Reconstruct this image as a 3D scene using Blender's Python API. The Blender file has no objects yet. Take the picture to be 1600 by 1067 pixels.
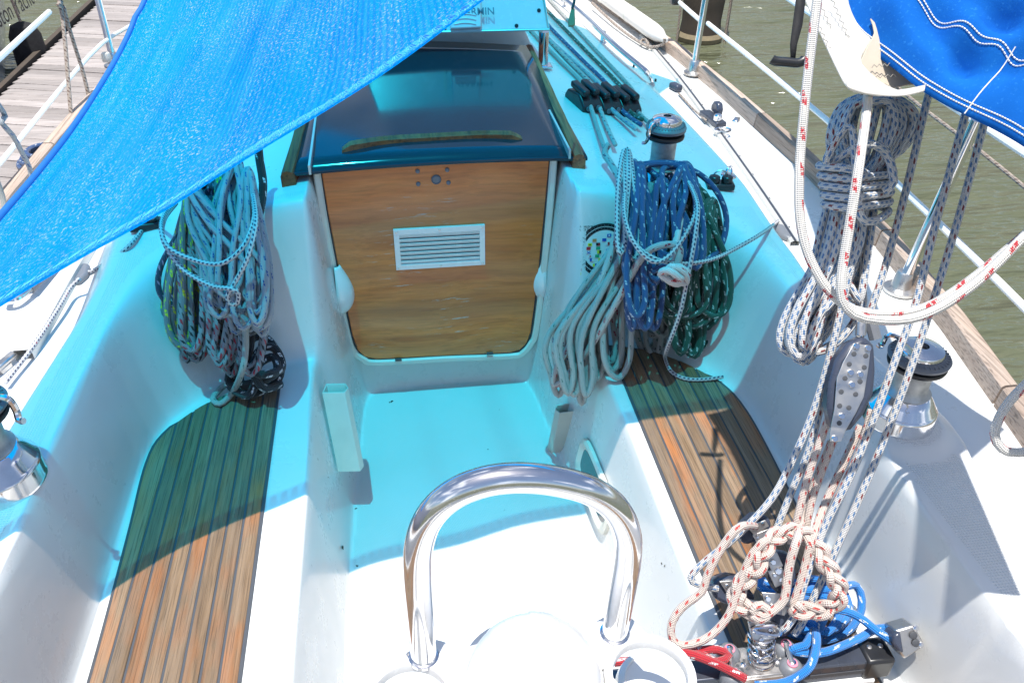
import bpy, math, random
import numpy as np
from mathutils import Vector, Matrix
R = math.radians
scene = bpy.context.scene
col = scene.collection
rnd = random.Random(7)

# ------------------------------------------------------------------ camera
FPX = 1300.0; CX, CY = 800.0, 533.5
def _n(v): return v/np.linalg.norm(v)
_F = _n(np.array([570-CX, -386-CY, FPX]))
_ny = CY-(FPX*FPX+(775-CX)*(570-CX))/(-386-CY)
_D = _n(np.array([775-CX, _ny-CY, FPX]))
_X = np.cross(_D, _F)
RW = np.stack([_X, _F, -_D])
CAM = np.array([0.0, 0.0, 2.0])
def ray(px, py): return RW @ _n(np.array([px-CX, py-CY, FPX]))
def at(px, py, z=None, y=None, x=None, d=None):
    """a measured point of the photograph as a point of the place, on a known plane"""
    r = ray(px, py)
    if z is not None: t = (z-CAM[2])/r[2]
    elif y is not None: t = (y-CAM[1])/r[1]
    elif x is not None: t = (x-CAM[0])/r[0]
    else: t = d/float((RW.T @ r)[2])
    return CAM+t*r
cd = bpy.data.cameras.new('camera'); cam = bpy.data.objects.new('camera', cd); col.objects.link(cam)
m3 = np.stack([RW@np.array([1, 0, 0]), RW@np.array([0, -1, 0]), RW@np.array([0, 0, -1])], axis=1)
M4 = Matrix([list(m3[i])+[CAM[i]] for i in range(3)]+[[0, 0, 0, 1]])
cam.matrix_world = M4
cd.sensor_width = 36; cd.lens = FPX/1600*36; cd.clip_start = 0.02; cd.clip_end = 3000
scene.camera = cam

# ------------------------------------------------------------------ light
SUNV = Vector((-0.08, -0.15, 1.0)).normalized()
w = bpy.data.worlds.new('World'); scene.world = w; w.use_nodes = True
nt = w.node_tree; nt.nodes.clear()
sky = nt.nodes.new('ShaderNodeTexSky'); sky.sky_type = 'NISHITA'; sky.sun_disc = False
sky.sun_elevation = math.asin(SUNV.z); sky.sun_rotation = math.atan2(SUNV.x, SUNV.y)
sky.air_density = 1.0; sky.dust_density = 1.5
bg = nt.nodes.new('ShaderNodeBackground'); bg.inputs[1].default_value = 0.105
# thin broken cloud over the sky, as reflected in the hatch
tc = nt.nodes.new('ShaderNodeTexCoord'); mpn = nt.nodes.new('ShaderNodeMapping'); mpn.inputs['Scale'].default_value = (1, 1, 2.2)
nz = nt.nodes.new('ShaderNodeTexNoise'); nz.inputs['Scale'].default_value = 2.4; nz.inputs['Detail'].default_value = 7
cr = nt.nodes.new('ShaderNodeValToRGB'); cr.color_ramp.elements[0].position = .55; cr.color_ramp.elements[1].position = .72
mx = nt.nodes.new('ShaderNodeMix'); mx.data_type = 'RGBA'; mx.inputs[7].default_value = (12, 12.4, 13.4, 1)
ou = nt.nodes.new('ShaderNodeOutputWorld')
L = nt.links.new
L(tc.outputs['Generated'], mpn.inputs[0]); L(mpn.outputs[0], nz.inputs[0]); L(nz.outputs[0], cr.inputs[0])
L(cr.outputs[0], mx.inputs[0]); L(sky.outputs[0], mx.inputs[6]); L(mx.outputs[2], bg.inputs[0]); L(bg.outputs[0], ou.inputs[0])
sl = bpy.data.lights.new('sun', 'SUN'); sl.energy = 5.0; sl.angle = R(0.53); sl.color = (1, .965, .91)
so = bpy.data.objects.new('sun', sl); col.objects.link(so)
so.rotation_euler = SUNV.to_track_quat('Z', 'Y').to_euler()
scene.view_settings.view_transform = 'Standard'; scene.view_settings.look = 'None'
scene.view_settings.exposure = 0.42; scene.view_settings.gamma = 1; scene.view_settings.use_curve_mapping = False

# ------------------------------------------------------------------ materials
class N:
    def __init__(s, name):
        s.m = bpy.data.materials.new(name); s.m.use_nodes = True; s.t = s.m.node_tree
        s.b = s.t.nodes['Principled BSDF']; s.out = s.t.nodes['Material Output']
    def n(s, t, **k):
        q = s.t.nodes.new(t)
        for a, b in k.items(): setattr(q, a, b)
        return q
    def l(s, a, b): s.t.links.new(a, b)
    def math(s, op, a, b=None, c=None):
        q = s.n('ShaderNodeMath', operation=op)
        for i, v in enumerate((a, b, c)):
            if v is None: continue
            if isinstance(v, (int, float)): q.inputs[i].default_value = v
            else: s.l(v, q.inputs[i])
        return q.outputs[0]
    def mix(s, f, a, b, bt='MIX'):
        q = s.n('ShaderNodeMix', data_type='RGBA', blend_type=bt)
        for i, v in ((0, f), (6, a), (7, b)):
            if isinstance(v, (int, float)): q.inputs[i].default_value = v
            elif isinstance(v, tuple): q.inputs[i].default_value = (*v[:3], 1)
            else: s.l(v, q.inputs[i])
        return q.outputs[2]
    def noise(s, scale, detail=4, vec=None, rough=.55, sc=None):
        q = s.n('ShaderNodeTexNoise'); q.inputs['Scale'].default_value = scale; q.inputs['Detail'].default_value = detail
        q.inputs['Roughness'].default_value = rough
        v = vec if vec is not None else s.obj()
        if sc is not None:
            mp = s.n('ShaderNodeMapping'); mp.inputs['Scale'].default_value = sc; s.l(v, mp.inputs[0]); v = mp.outputs[0]
        s.l(v, q.inputs['Vector']); return q.outputs[0]
    def obj(s):
        if not hasattr(s, '_o'): s._o = s.n('ShaderNodeTexCoord').outputs['Object']
        return s._o
    def ramp(s, f, stops):
        q = s.n('ShaderNodeValToRGB'); s.l(f, q.inputs[0]); e = q.color_ramp.elements
        while len(e) < len(stops): e.new(.5)
        for i, (p, c) in enumerate(stops):
            e[i].position = p; e[i].color = (c, c, c, 1) if isinstance(c, (int, float)) else (*c, 1)
        return q.outputs[0]
    def bump(s, h, strength=.3, dist=.002, prev=None):
        q = s.n('ShaderNodeBump'); q.inputs['Strength'].default_value = strength; q.inputs['Distance'].default_value = dist
        s.l(h, q.inputs['Height'])
        if prev is not None: s.l(prev, q.inputs['Normal'])
        return q.outputs[0]
    def set(s, **k):
        nm = dict(color='Base Color', rough='Roughness', metal='Metallic', spec='Specular IOR Level', coat='Coat Weight',
                  normal='Normal', trans='Transmission Weight', ior='IOR', emit='Emission Color', sheen='Sheen Weight', alpha='Alpha')
        for a, v in k.items():
            i = s.b.inputs[nm[a]]
            if isinstance(v, tuple): i.default_value = (*v[:3], 1)
            elif isinstance(v, (int, float)): i.default_value = v
            else: s.l(v, i)
        return s.m

def plain(name, c, rough=.5, metal=0, var=.12, scale=25, bump=0, coat=0):
    q = N(name); f = q.noise(scale, 5)
    d = tuple(x*(1-var) for x in c); e = tuple(min(1, x*(1+var)) for x in c)
    k = dict(color=q.mix(f, d, e), rough=q.ramp(f, [(.3, max(.02, rough*.8)), (.7, min(1, rough*1.2))]), metal=metal, coat=coat)
    if bump: k['normal'] = q.bump(q.noise(scale*6, 3), bump, .002)
    return q.set(**k)

def gelcoat(name, kind=None, c=(.71, .715, .71)):
    q = N(name)
    big = q.noise(2.2, 5); sm = q.noise(38, 6, rough=.7)
    dirt = q.ramp(sm, [(.66, 0.), (.74, 1.)]); patch = q.ramp(q.noise(5, 3), [(.50, 0.), (.7, 1.)])
    colr = q.mix(q.ramp(big, [(.35, 0.), (.75, 1.)]), c, (c[0]*.93, c[1]*.93, c[2]*.90))
    colr = q.mix(q.math('MULTIPLY', q.math('MULTIPLY', dirt, patch), .13), colr, (.35, .33, .27))
    sc1 = q.noise(1.0, 5, sc=(6, 70, 30), rough=.7)
    colr = q.mix(q.math('MULTIPLY', q.ramp(sc1, [(.62, 0.), (.70, 1.)]), q.math('MULTIPLY', patch, .04)), colr, (.40, .38, .33))
    nrm = None; rough = q.ramp(q.noise(7, 6, rough=.7), [(.3, .2), (.7, .42)])
    if kind in ('diamond', 'weave'):
        s = q.n('ShaderNodeSeparateXYZ'); q.l(q.obj(), s.inputs[0])
        f = 2*math.pi/(.013 if kind == 'diamond' else .0065)
        a = q.math('ADD', s.outputs[0], s.outputs[1]) if kind == 'diamond' else s.outputs[0]
        b = q.math('SUBTRACT', s.outputs[0], s.outputs[1]) if kind == 'diamond' else s.outputs[1]
        h = q.math('MULTIPLY', q.math('SINE', q.math('MULTIPLY', a, f)), q.math('SINE', q.math('MULTIPLY', b, f)))
        nrm = q.bump(h, .6, .0015); rough = .45
        colr = q.mix(q.ramp(h, [(.0, .10), (.5, 0.)]), colr, (.55, .54, .5))
    else:
        nrm = q.bump(q.noise(9, 2), .06, .01)
    return q.set(color=colr, rough=rough, coat=.25, normal=nrm)

def wood(name, c1, c2, axis='Y', grey=(.30, .26, .22), greyamt=.4, scale=1.0, rough=.65, knots=False, orange=None, figure=0):
    q = N(name)
    oi = q.n('ShaderNodeObjectInfo'); off = q.n('ShaderNodeVectorMath', operation='ADD')
    mlt = q.math('MULTIPLY', oi.outputs['Random'], 7.0)
    q.l(q.obj(), off.inputs[0]); q.l(mlt, off.inputs[1])
    sc = {'Y': (60, 2.2, 60), 'X': (2.0, 60, 26), 'XZ': (1.6, 10, 30)}[axis]
    sc = tuple(v*scale for v in sc)
    if figure:
        wv = q.n('ShaderNodeTexNoise'); wv.inputs['Scale'].default_value = 2.3; wv.inputs['Detail'].default_value = 2; q.l(off.outputs[0], wv.inputs['Vector'])
        ad = q.n('ShaderNodeVectorMath', operation='MULTIPLY_ADD'); q.l(wv.outputs['Color'], ad.inputs[0]); ad.inputs[1].default_value = (figure*.3, figure, figure); q.l(off.outputs[0], ad.inputs[2]); off = ad
    g = q.noise(1.0, 7, vec=off.outputs[0], sc=sc, rough=.65)
    fine = q.noise(1.0, 4, vec=off.outputs[0], sc=tuple(v*(4 if v > 8 else 2) for v in sc))
    base = q.mix(q.ramp(g, [(.32, 0.), (.68, 1.)]), c1, c2)
    if orange:
        o = q.noise(1.0, 4, vec=off.outputs[0], sc=(9, 2.6, 9))
        base = q.mix(q.ramp(o, [(.50, 0.), (.68, .85)]), base, orange)
    w_ = q.noise(1.0, 5, vec=off.outputs[0], sc=tuple(v*.22 for v in sc))
    base = q.mix(q.math('MULTIPLY', q.ramp(w_, [(.4, 0.), (.65, 1.)]), greyamt), base, grey)
    tone = q.math('ADD', q.math('MULTIPLY', oi.outputs['Random'], .50), .76)
    base = q.mix(1.0, base, q.comb(tone) if hasattr(q, 'comb') else base, 'MIX') if False else base
    hv = q.n('ShaderNodeHueSaturation'); q.l(tone, hv.inputs['Value']); q.l(base, hv.inputs['Color'])
    dark = q.ramp(fine, [(.36, .86 if figure else .54), (.50, 1.)])
    fin = q.mix(1.0, hv.outputs[0], dark, 'MULTIPLY')
    if figure:
        wn_ = q.noise(1.0, 5, vec=off.outputs[0], sc=(7, 60, 90), rough=.75); wp = q.noise(3.2, 3, vec=off.outputs[0])
        fin = q.mix(q.math('MULTIPLY', q.ramp(wn_, [(.60, 0.), (.66, .8)]), q.ramp(wp, [(.50, 0.), (.62, 1.)])), fin, (.52, .55, .52))
        fin = q.mix(q.ramp(q.noise(1.0, 3, vec=off.outputs[0], sc=(.8, 3, 7)), [(.35, .45), (.6, 0.)]), fin, (.22, .07, .015))
    return q.set(color=fin, rough=rough, normal=q.bump(fine, .5, .0015, q.bump(g, .3, .002)))

def rope_mat(name, base, fleck=None, fleck2=None, nf=5, pitch=.030, fl=.45, fw=.42, keep=.85, twist=1.0, p2=.2, pair=False, dirt=.12, straight=False):
    """braided rope: u round the rope, v metres along it"""
    q = N(name); uv = q.n('ShaderNodeUVMap', uv_map='UVMap'); s = q.n('ShaderNodeSeparateXYZ'); q.l(uv.outputs[0], s.inputs[0])
    u, v = s.outputs[0], s.outputs[1]
    bp = .0065
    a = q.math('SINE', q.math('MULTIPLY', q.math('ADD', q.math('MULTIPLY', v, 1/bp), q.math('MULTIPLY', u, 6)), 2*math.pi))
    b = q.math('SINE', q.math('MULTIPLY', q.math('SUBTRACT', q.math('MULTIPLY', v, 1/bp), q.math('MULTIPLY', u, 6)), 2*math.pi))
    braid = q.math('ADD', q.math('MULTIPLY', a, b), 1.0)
    colr = q.mix(q.ramp(q.noise(14, 4), [(.35, 0.), (.75, dirt*3)]), base, tuple(x*.55 for x in base))
    if fleck:
        vv = q.math('DIVIDE', v, pitch)
        col_ = q.math('ADD', q.math('MULTIPLY', u, nf), q.math('MULTIPLY', vv, twist))
        ci = q.math('FLOOR', col_); fu = q.math('FRACT', col_)
        wob = q.math('MULTIPLY', q.math('SUBTRACT', q.noise(1.0, 3, vec=uv.outputs[0], sc=(9, 420, 1)), .5), .45)
        r_ = q.math('ADD', q.math('ADD', q.math('ADD', vv, wob), q.math('MULTIPLY', fu, .38)), q.math('MULTIPLY', ci, .5))
        ri = q.math('FLOOR', r_); fv = q.math('FRACT', r_)
        du = q.math('ABSOLUTE', q.math('SUBTRACT', fu, .5)); dv = q.math('ABSOLUTE', q.math('SUBTRACT', fv, .5))
        m = q.math('MULTIPLY', q.math('LESS_THAN', du, fw/2), q.math('LESS_THAN', dv, fl/2))
        if pair:
            m = q.math('MULTIPLY', m, q.math('GREATER_THAN', q.math('ABSOLUTE', q.math('SUBTRACT', fv, q.math('ADD', .5, q.math('MULTIPLY', q.math('SUBTRACT', fu, .5), .5)))), fl*.09))
        cv = q.n('ShaderNodeCombineXYZ'); q.l(q.math('FLOORED_MODULO', ci, nf), cv.inputs[0]); q.l(ri, cv.inputs[1])
        wn = q.n('ShaderNodeTexWhiteNoise', noise_dimensions='2D'); q.l(cv.outputs[0], wn.inputs[0])
        m = q.math('MULTIPLY', m, q.math('LESS_THAN', wn.outputs[0], keep))
        fc = fleck
        if fleck2:
            fc = q.mix(q.math('LESS_THAN', wn.outputs[0], p2), fleck, fleck2)
        colr = q.mix(m, colr, fc)
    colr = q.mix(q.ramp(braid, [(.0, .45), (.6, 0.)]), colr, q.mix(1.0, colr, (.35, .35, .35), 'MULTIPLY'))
    return q.set(color=colr, rough=.8, sheen=.2, normal=q.bump(braid, .8, .0016))

def chrome(name, tint=(.82, .82, .84), rough=.06):
    q = N(name); f = q.noise(30, 5)
    return q.set(color=q.mix(q.ramp(f, [(.4, 0.), (.75, .35)]), tint, tuple(x*.6 for x in tint)), metal=1.0, rough=q.ramp(f, [(.3, rough), (.8, rough*2.8)]))

M = {}
M['gel'] = gelcoat('gelcoat_smooth'); M['gel_diamond'] = gelcoat('gelcoat_diamond_tread', 'diamond'); M['gel_weave'] = gelcoat('gelcoat_fine_tread', 'weave')
M['teak'] = wood('teak_weathered', (.145, .088, .045), (.26, .172, .10), 'Y', (.235, .185, .14), .5, scale=1.7, orange=(.36, .12, .028), rough=.8)
M['caulk'] = plain('black_caulking', (.06, .065, .075), .6)
M['door'] = wood('varnished_plywood', (.46, .105, .015), (.74, .23, .045), 'X', (.58, .40, .26), .25, scale=1.0, rough=.35, figure=.055)
M['railwood'] = wood('peeling_teak', (.24, .030, .004), (.46, .10, .02), 'Y', (.50, .38, .26), .22, scale=.45)
M['greywood'] = wood('grey_toe_rail', (.36, .26, .20), (.50, .39, .31), 'Y', (.50, .42, .36), .5, rough=.9)
M['dockwood'] = wood('dock_plank', (.27, .24, .23), (.40, .365, .35), 'X', (.36, .335, .33), .5)
M['chrome'] = chrome('polished_steel'); M['steel'] = chrome('brushed_steel', (.62, .60, .58), .22); M['drum'] = chrome('knurled_drum', (.6, .6, .58), .38)
M['alu'] = plain('anodised_aluminium', (.62, .60, .56), .4, .35, bump=.1)
M['black'] = plain('black_plastic', (.018, .019, .022), .35); M['blackcloth'] = plain('black_webbing', (.015, .015, .017), .9, bump=.4)
M['blockgrey'] = plain('navy_block_plastic', (.045, .055, .085), .3); M['grey'] = plain('grey_plastic', (.16, .17, .19), .45)
M['track'] = plain('anodised_track', (.075, .085, .11), .3, .5)
M['whiteplastic'] = plain('white_plastic', (.71, .71, .705), .25, var=.03, coat=.4)
M['cream'] = plain('aged_white_plastic', (.66, .65, .58), .4, var=.08)
M['bracket'] = plain('cream_painted_aluminium', (.58, .56, .49), .45, var=.14, scale=14)
M['fender'] = plain('white_vinyl', (.72, .69, .64), .35, var=.10, scale=6)
q = N('white_sailcloth'); _f = q.noise(6, 4); _c = q.mix(_f, (.80, .78, .73), (.72, .70, .65)); q.set(color=_c, rough=.55, normal=q.bump(q.noise(14, 4), .3, .01))
_t = q.n('ShaderNodeBsdfTranslucent'); _t.inputs[0].default_value = (.85, .82, .76, 1); _m = q.n('ShaderNodeMixShader'); _m.inputs[0].default_value = .4
q.l(q.b.outputs[0], _m.inputs[1]); q.l(_t.outputs[0], _m.inputs[2]); q.l(_m.outputs[0], q.out.inputs[0]); M['sailcloth'] = q.m; M['liner'] = plain('tan_sail_inside', (.50, .43, .34), .8)
M['thread'] = plain('pale_thread', (.72, .72, .70), .7); M['darkthread'] = plain('grey_thread', (.30, .28, .25), .7)
M['wirewhite'] = plain('white_coated_wire', (.80, .80, .77), .35, var=.04)
M['hullgrey'] = plain('grey_hull_paint', (.72, .71, .78), .2, var=.05, scale=3, coat=.5)
M['text'] = plain('dark_lettering', (.03, .03, .035), .5); M['textgrey'] = plain('grey_lettering', (.16, .2, .25), .5)
M['pink'] = plain('pink_bearing', (.7, .22, .3), .4)
M['pile'] = plain('wet_pile', (.07, .055, .042), .8, var=.5, scale=9, bump=.8)
M['weed'] = plain('pile_growth', (.22, .18, .11), .9, var=.4, scale=40, bump=.6)
M['dirtspeck'] = plain('dirt_speck', (.06, .05, .035), .9)
q = N('hatch_acrylic'); M['acrylic'] = q.set(color=(.018, .028, .040), rough=q.ramp(q.noise(3, 4), [(.35, .07), (.75, .17)]), spec=.45, coat=.10)
q = N('port_glass'); M['glass'] = q.set(color=(.01, .014, .018), rough=.05, coat=1.0)

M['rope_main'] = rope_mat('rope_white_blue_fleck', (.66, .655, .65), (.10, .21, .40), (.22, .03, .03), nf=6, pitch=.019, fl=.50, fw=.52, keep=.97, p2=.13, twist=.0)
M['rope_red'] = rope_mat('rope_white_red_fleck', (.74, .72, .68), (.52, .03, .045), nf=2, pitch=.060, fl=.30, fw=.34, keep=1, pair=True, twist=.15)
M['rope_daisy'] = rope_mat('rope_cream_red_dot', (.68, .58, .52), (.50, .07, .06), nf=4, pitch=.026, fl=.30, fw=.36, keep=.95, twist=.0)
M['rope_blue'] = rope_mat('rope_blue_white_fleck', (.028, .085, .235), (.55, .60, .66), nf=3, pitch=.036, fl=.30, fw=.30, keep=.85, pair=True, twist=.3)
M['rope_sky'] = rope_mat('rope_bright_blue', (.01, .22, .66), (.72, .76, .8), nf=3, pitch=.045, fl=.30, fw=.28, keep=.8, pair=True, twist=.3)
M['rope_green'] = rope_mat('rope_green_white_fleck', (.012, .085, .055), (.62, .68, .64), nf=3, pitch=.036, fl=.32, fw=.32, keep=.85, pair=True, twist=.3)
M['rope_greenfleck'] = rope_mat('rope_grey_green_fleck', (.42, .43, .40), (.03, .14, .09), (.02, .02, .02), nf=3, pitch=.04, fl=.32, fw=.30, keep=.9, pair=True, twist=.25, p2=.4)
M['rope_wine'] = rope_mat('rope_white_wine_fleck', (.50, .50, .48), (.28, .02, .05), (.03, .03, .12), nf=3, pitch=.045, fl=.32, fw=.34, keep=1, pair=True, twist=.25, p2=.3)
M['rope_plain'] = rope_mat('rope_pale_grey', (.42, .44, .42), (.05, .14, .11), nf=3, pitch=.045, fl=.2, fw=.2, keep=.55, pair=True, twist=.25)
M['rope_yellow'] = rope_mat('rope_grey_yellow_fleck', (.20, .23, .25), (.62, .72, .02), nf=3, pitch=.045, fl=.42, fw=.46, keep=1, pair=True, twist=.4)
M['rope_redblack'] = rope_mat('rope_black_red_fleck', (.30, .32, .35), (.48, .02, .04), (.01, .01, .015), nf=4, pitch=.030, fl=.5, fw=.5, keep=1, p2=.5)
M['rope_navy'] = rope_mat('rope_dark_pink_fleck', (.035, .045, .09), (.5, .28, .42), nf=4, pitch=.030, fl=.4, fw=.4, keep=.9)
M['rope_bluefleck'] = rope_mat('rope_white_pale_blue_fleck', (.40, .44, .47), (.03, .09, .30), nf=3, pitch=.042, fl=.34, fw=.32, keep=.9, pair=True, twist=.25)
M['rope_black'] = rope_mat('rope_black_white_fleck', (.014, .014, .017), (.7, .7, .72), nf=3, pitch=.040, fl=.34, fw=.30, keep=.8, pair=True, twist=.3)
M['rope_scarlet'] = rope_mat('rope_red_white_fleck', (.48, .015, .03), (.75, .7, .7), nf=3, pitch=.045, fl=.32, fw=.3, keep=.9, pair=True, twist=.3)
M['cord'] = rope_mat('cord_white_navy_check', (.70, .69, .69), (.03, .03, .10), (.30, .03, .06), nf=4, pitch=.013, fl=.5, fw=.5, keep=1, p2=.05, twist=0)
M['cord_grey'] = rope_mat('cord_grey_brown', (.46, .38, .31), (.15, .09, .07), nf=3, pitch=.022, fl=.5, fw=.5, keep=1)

def cloth_shade():
    q = N('blue_shade_mesh'); t = q.t
    uv = q.n('ShaderNodeUVMap', uv_map='UVMap')
    streak = q.noise(1.0, 6, vec=uv.outputs[0], sc=(40, 3.0, 1), rough=.7)
    broad = q.noise(1.0, 3, vec=uv.outputs[0], sc=(7, 1.6, 1))
    c = q.mix(q.ramp(broad, [(.35, 0.), (.7, 1.)]), (.004, .22, .86), (.010, .33, 1.0))
    c = q.mix(q.ramp(streak, [(.45, 0.), (.72, .45)]), c, (.08, .44, .92))
    gl = q.noise(1.0, 3, vec=uv.outputs[0], sc=(330, 230, 1), rough=.8)
    patch = q.noise(1.0, 4, vec=uv.outputs[0], sc=(26, 5, 1))
    gm = q.math('MULTIPLY', q.ramp(gl, [(.56, 0.), (.66, 1.)]), q.ramp(patch, [(.36, .15), (.62, 1.)]))
    c = q.mix(gm, c, (.85, .93, .97))  # sun sparkle on the weave, painted into the cloth colour as white dots
    rib = q.math('SINE', q.math('MULTIPLY', q.n('ShaderNodeSeparateXYZ').outputs[0], 1.0))
    s = q.n('ShaderNodeSeparateXYZ'); q.l(uv.outputs[0], s.inputs[0])
    rib = q.math('SINE', q.math('MULTIPLY', s.outputs[0], 2*math.pi*150))
    nrm = q.bump(q.math('ADD', rib, gl), .5, .003)
    df = q.n('ShaderNodeBsdfDiffuse'); q.l(c, df.inputs[0]); q.l(nrm, df.inputs['Normal'])
    tr = q.n('ShaderNodeBsdfTranslucent'); tr.inputs[0].default_value = (.0, .42, .95, 1)
    tp = q.n('ShaderNodeBsdfTransparent'); tp.inputs[0].default_value = (.025, .74, 1.0, 1)
    a = q.n('ShaderNodeMixShader'); a.inputs[0].default_value = .50; q.l(df.outputs[0], a.inputs[1]); q.l(tr.outputs[0], a.inputs[2])
    b = q.n('ShaderNodeMixShader'); lw = q.n('ShaderNodeLayerWeight'); lw.inputs[0].default_value = .5   # the holes of the mesh close up as it is seen at a slant
    mr = q.n('ShaderNodeMapRange'); mr.inputs['From Min'].default_value = .14; mr.inputs['From Max'].default_value = .50; mr.inputs['To Min'].default_value = .48; mr.inputs['To Max'].default_value = .05
    q.l(lw.outputs['Facing'], mr.inputs[0]); q.l(mr.outputs[0], b.inputs[0]); q.l(a.outputs[0], b.inputs[1]); q.l(tp.outputs[0], b.inputs[2])
    q.l(b.outputs[0], q.out.inputs[0]); return q.m
M['shade'] = cloth_shade()
def hem_cloth():
    q = N('blue_hem_weave'); uv = q.n('ShaderNodeUVMap', uv_map='UVMap')
    g = q.noise(1.0, 3, vec=uv.outputs[0], sc=(420, 500, 1), rough=.8)
    c = q.mix(q.ramp(g, [(.5, 0.), (.66, .8)]), (.008, .26, .80), (.35, .72, .98))
    df = q.n('ShaderNodeBsdfDiffuse'); q.l(c, df.inputs[0]); tr = q.n('ShaderNodeBsdfTransparent'); tr.inputs[0].default_value = (.0, .84, 1, 1)
    m_ = q.n('ShaderNodeMixShader'); lw = q.n('ShaderNodeLayerWeight'); lw.inputs[0].default_value = .5
    mr = q.n('ShaderNodeMapRange'); mr.inputs['From Min'].default_value = .14; mr.inputs['From Max'].default_value = .50; mr.inputs['To Min'].default_value = .88; mr.inputs['To Max'].default_value = .15
    q.l(lw.outputs['Facing'], mr.inputs[0]); q.l(mr.outputs[0], m_.inputs[0]); q.l(df.outputs[0], m_.inputs[1]); q.l(tr.outputs[0], m_.inputs[2]); q.l(m_.outputs[0], q.out.inputs[0]); return q.m
M['hemcloth'] = hem_cloth()
def cover_cloth():
    q = N('blue_cover_canvas')
    c = q.mix(q.ramp(q.noise(5, 4), [(.3, 0.), (.7, 1.)]), (.003, .085, .37), (.006, .13, .48))
    c = q.mix(q.ramp(q.noise(160, 2), [(.6, 0.), (.8, .4)]), c, (.05, .3, .7))
    return q.set(color=c, rough=.9, spec=.12, normal=q.bump(q.noise(260, 2), .3, .001, q.bump(q.noise(7, 3), .25, .02)))
M['cover'] = cover_cloth()
M['hem'] = plain('blue_hem_tape', (.006, .13, .42), .7)
def water_mat():
    q = N('green_harbour_water')
    n1 = q.noise(1.0, 4, sc=(.6, 2.0, 1), rough=.5); n2 = q.noise(1.0, 3, sc=(3.5, 8, 1))
    c = q.mix(q.noise(.35, 3), (.088, .098, .054), (.118, .126, .078))
    return q.set(color=c, rough=.06, spec=.6, normal=q.bump(q.math('ADD', n1, q.math('MULTIPLY', n2, .08)), 1.0, .55))
M['water'] = water_mat()
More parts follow.
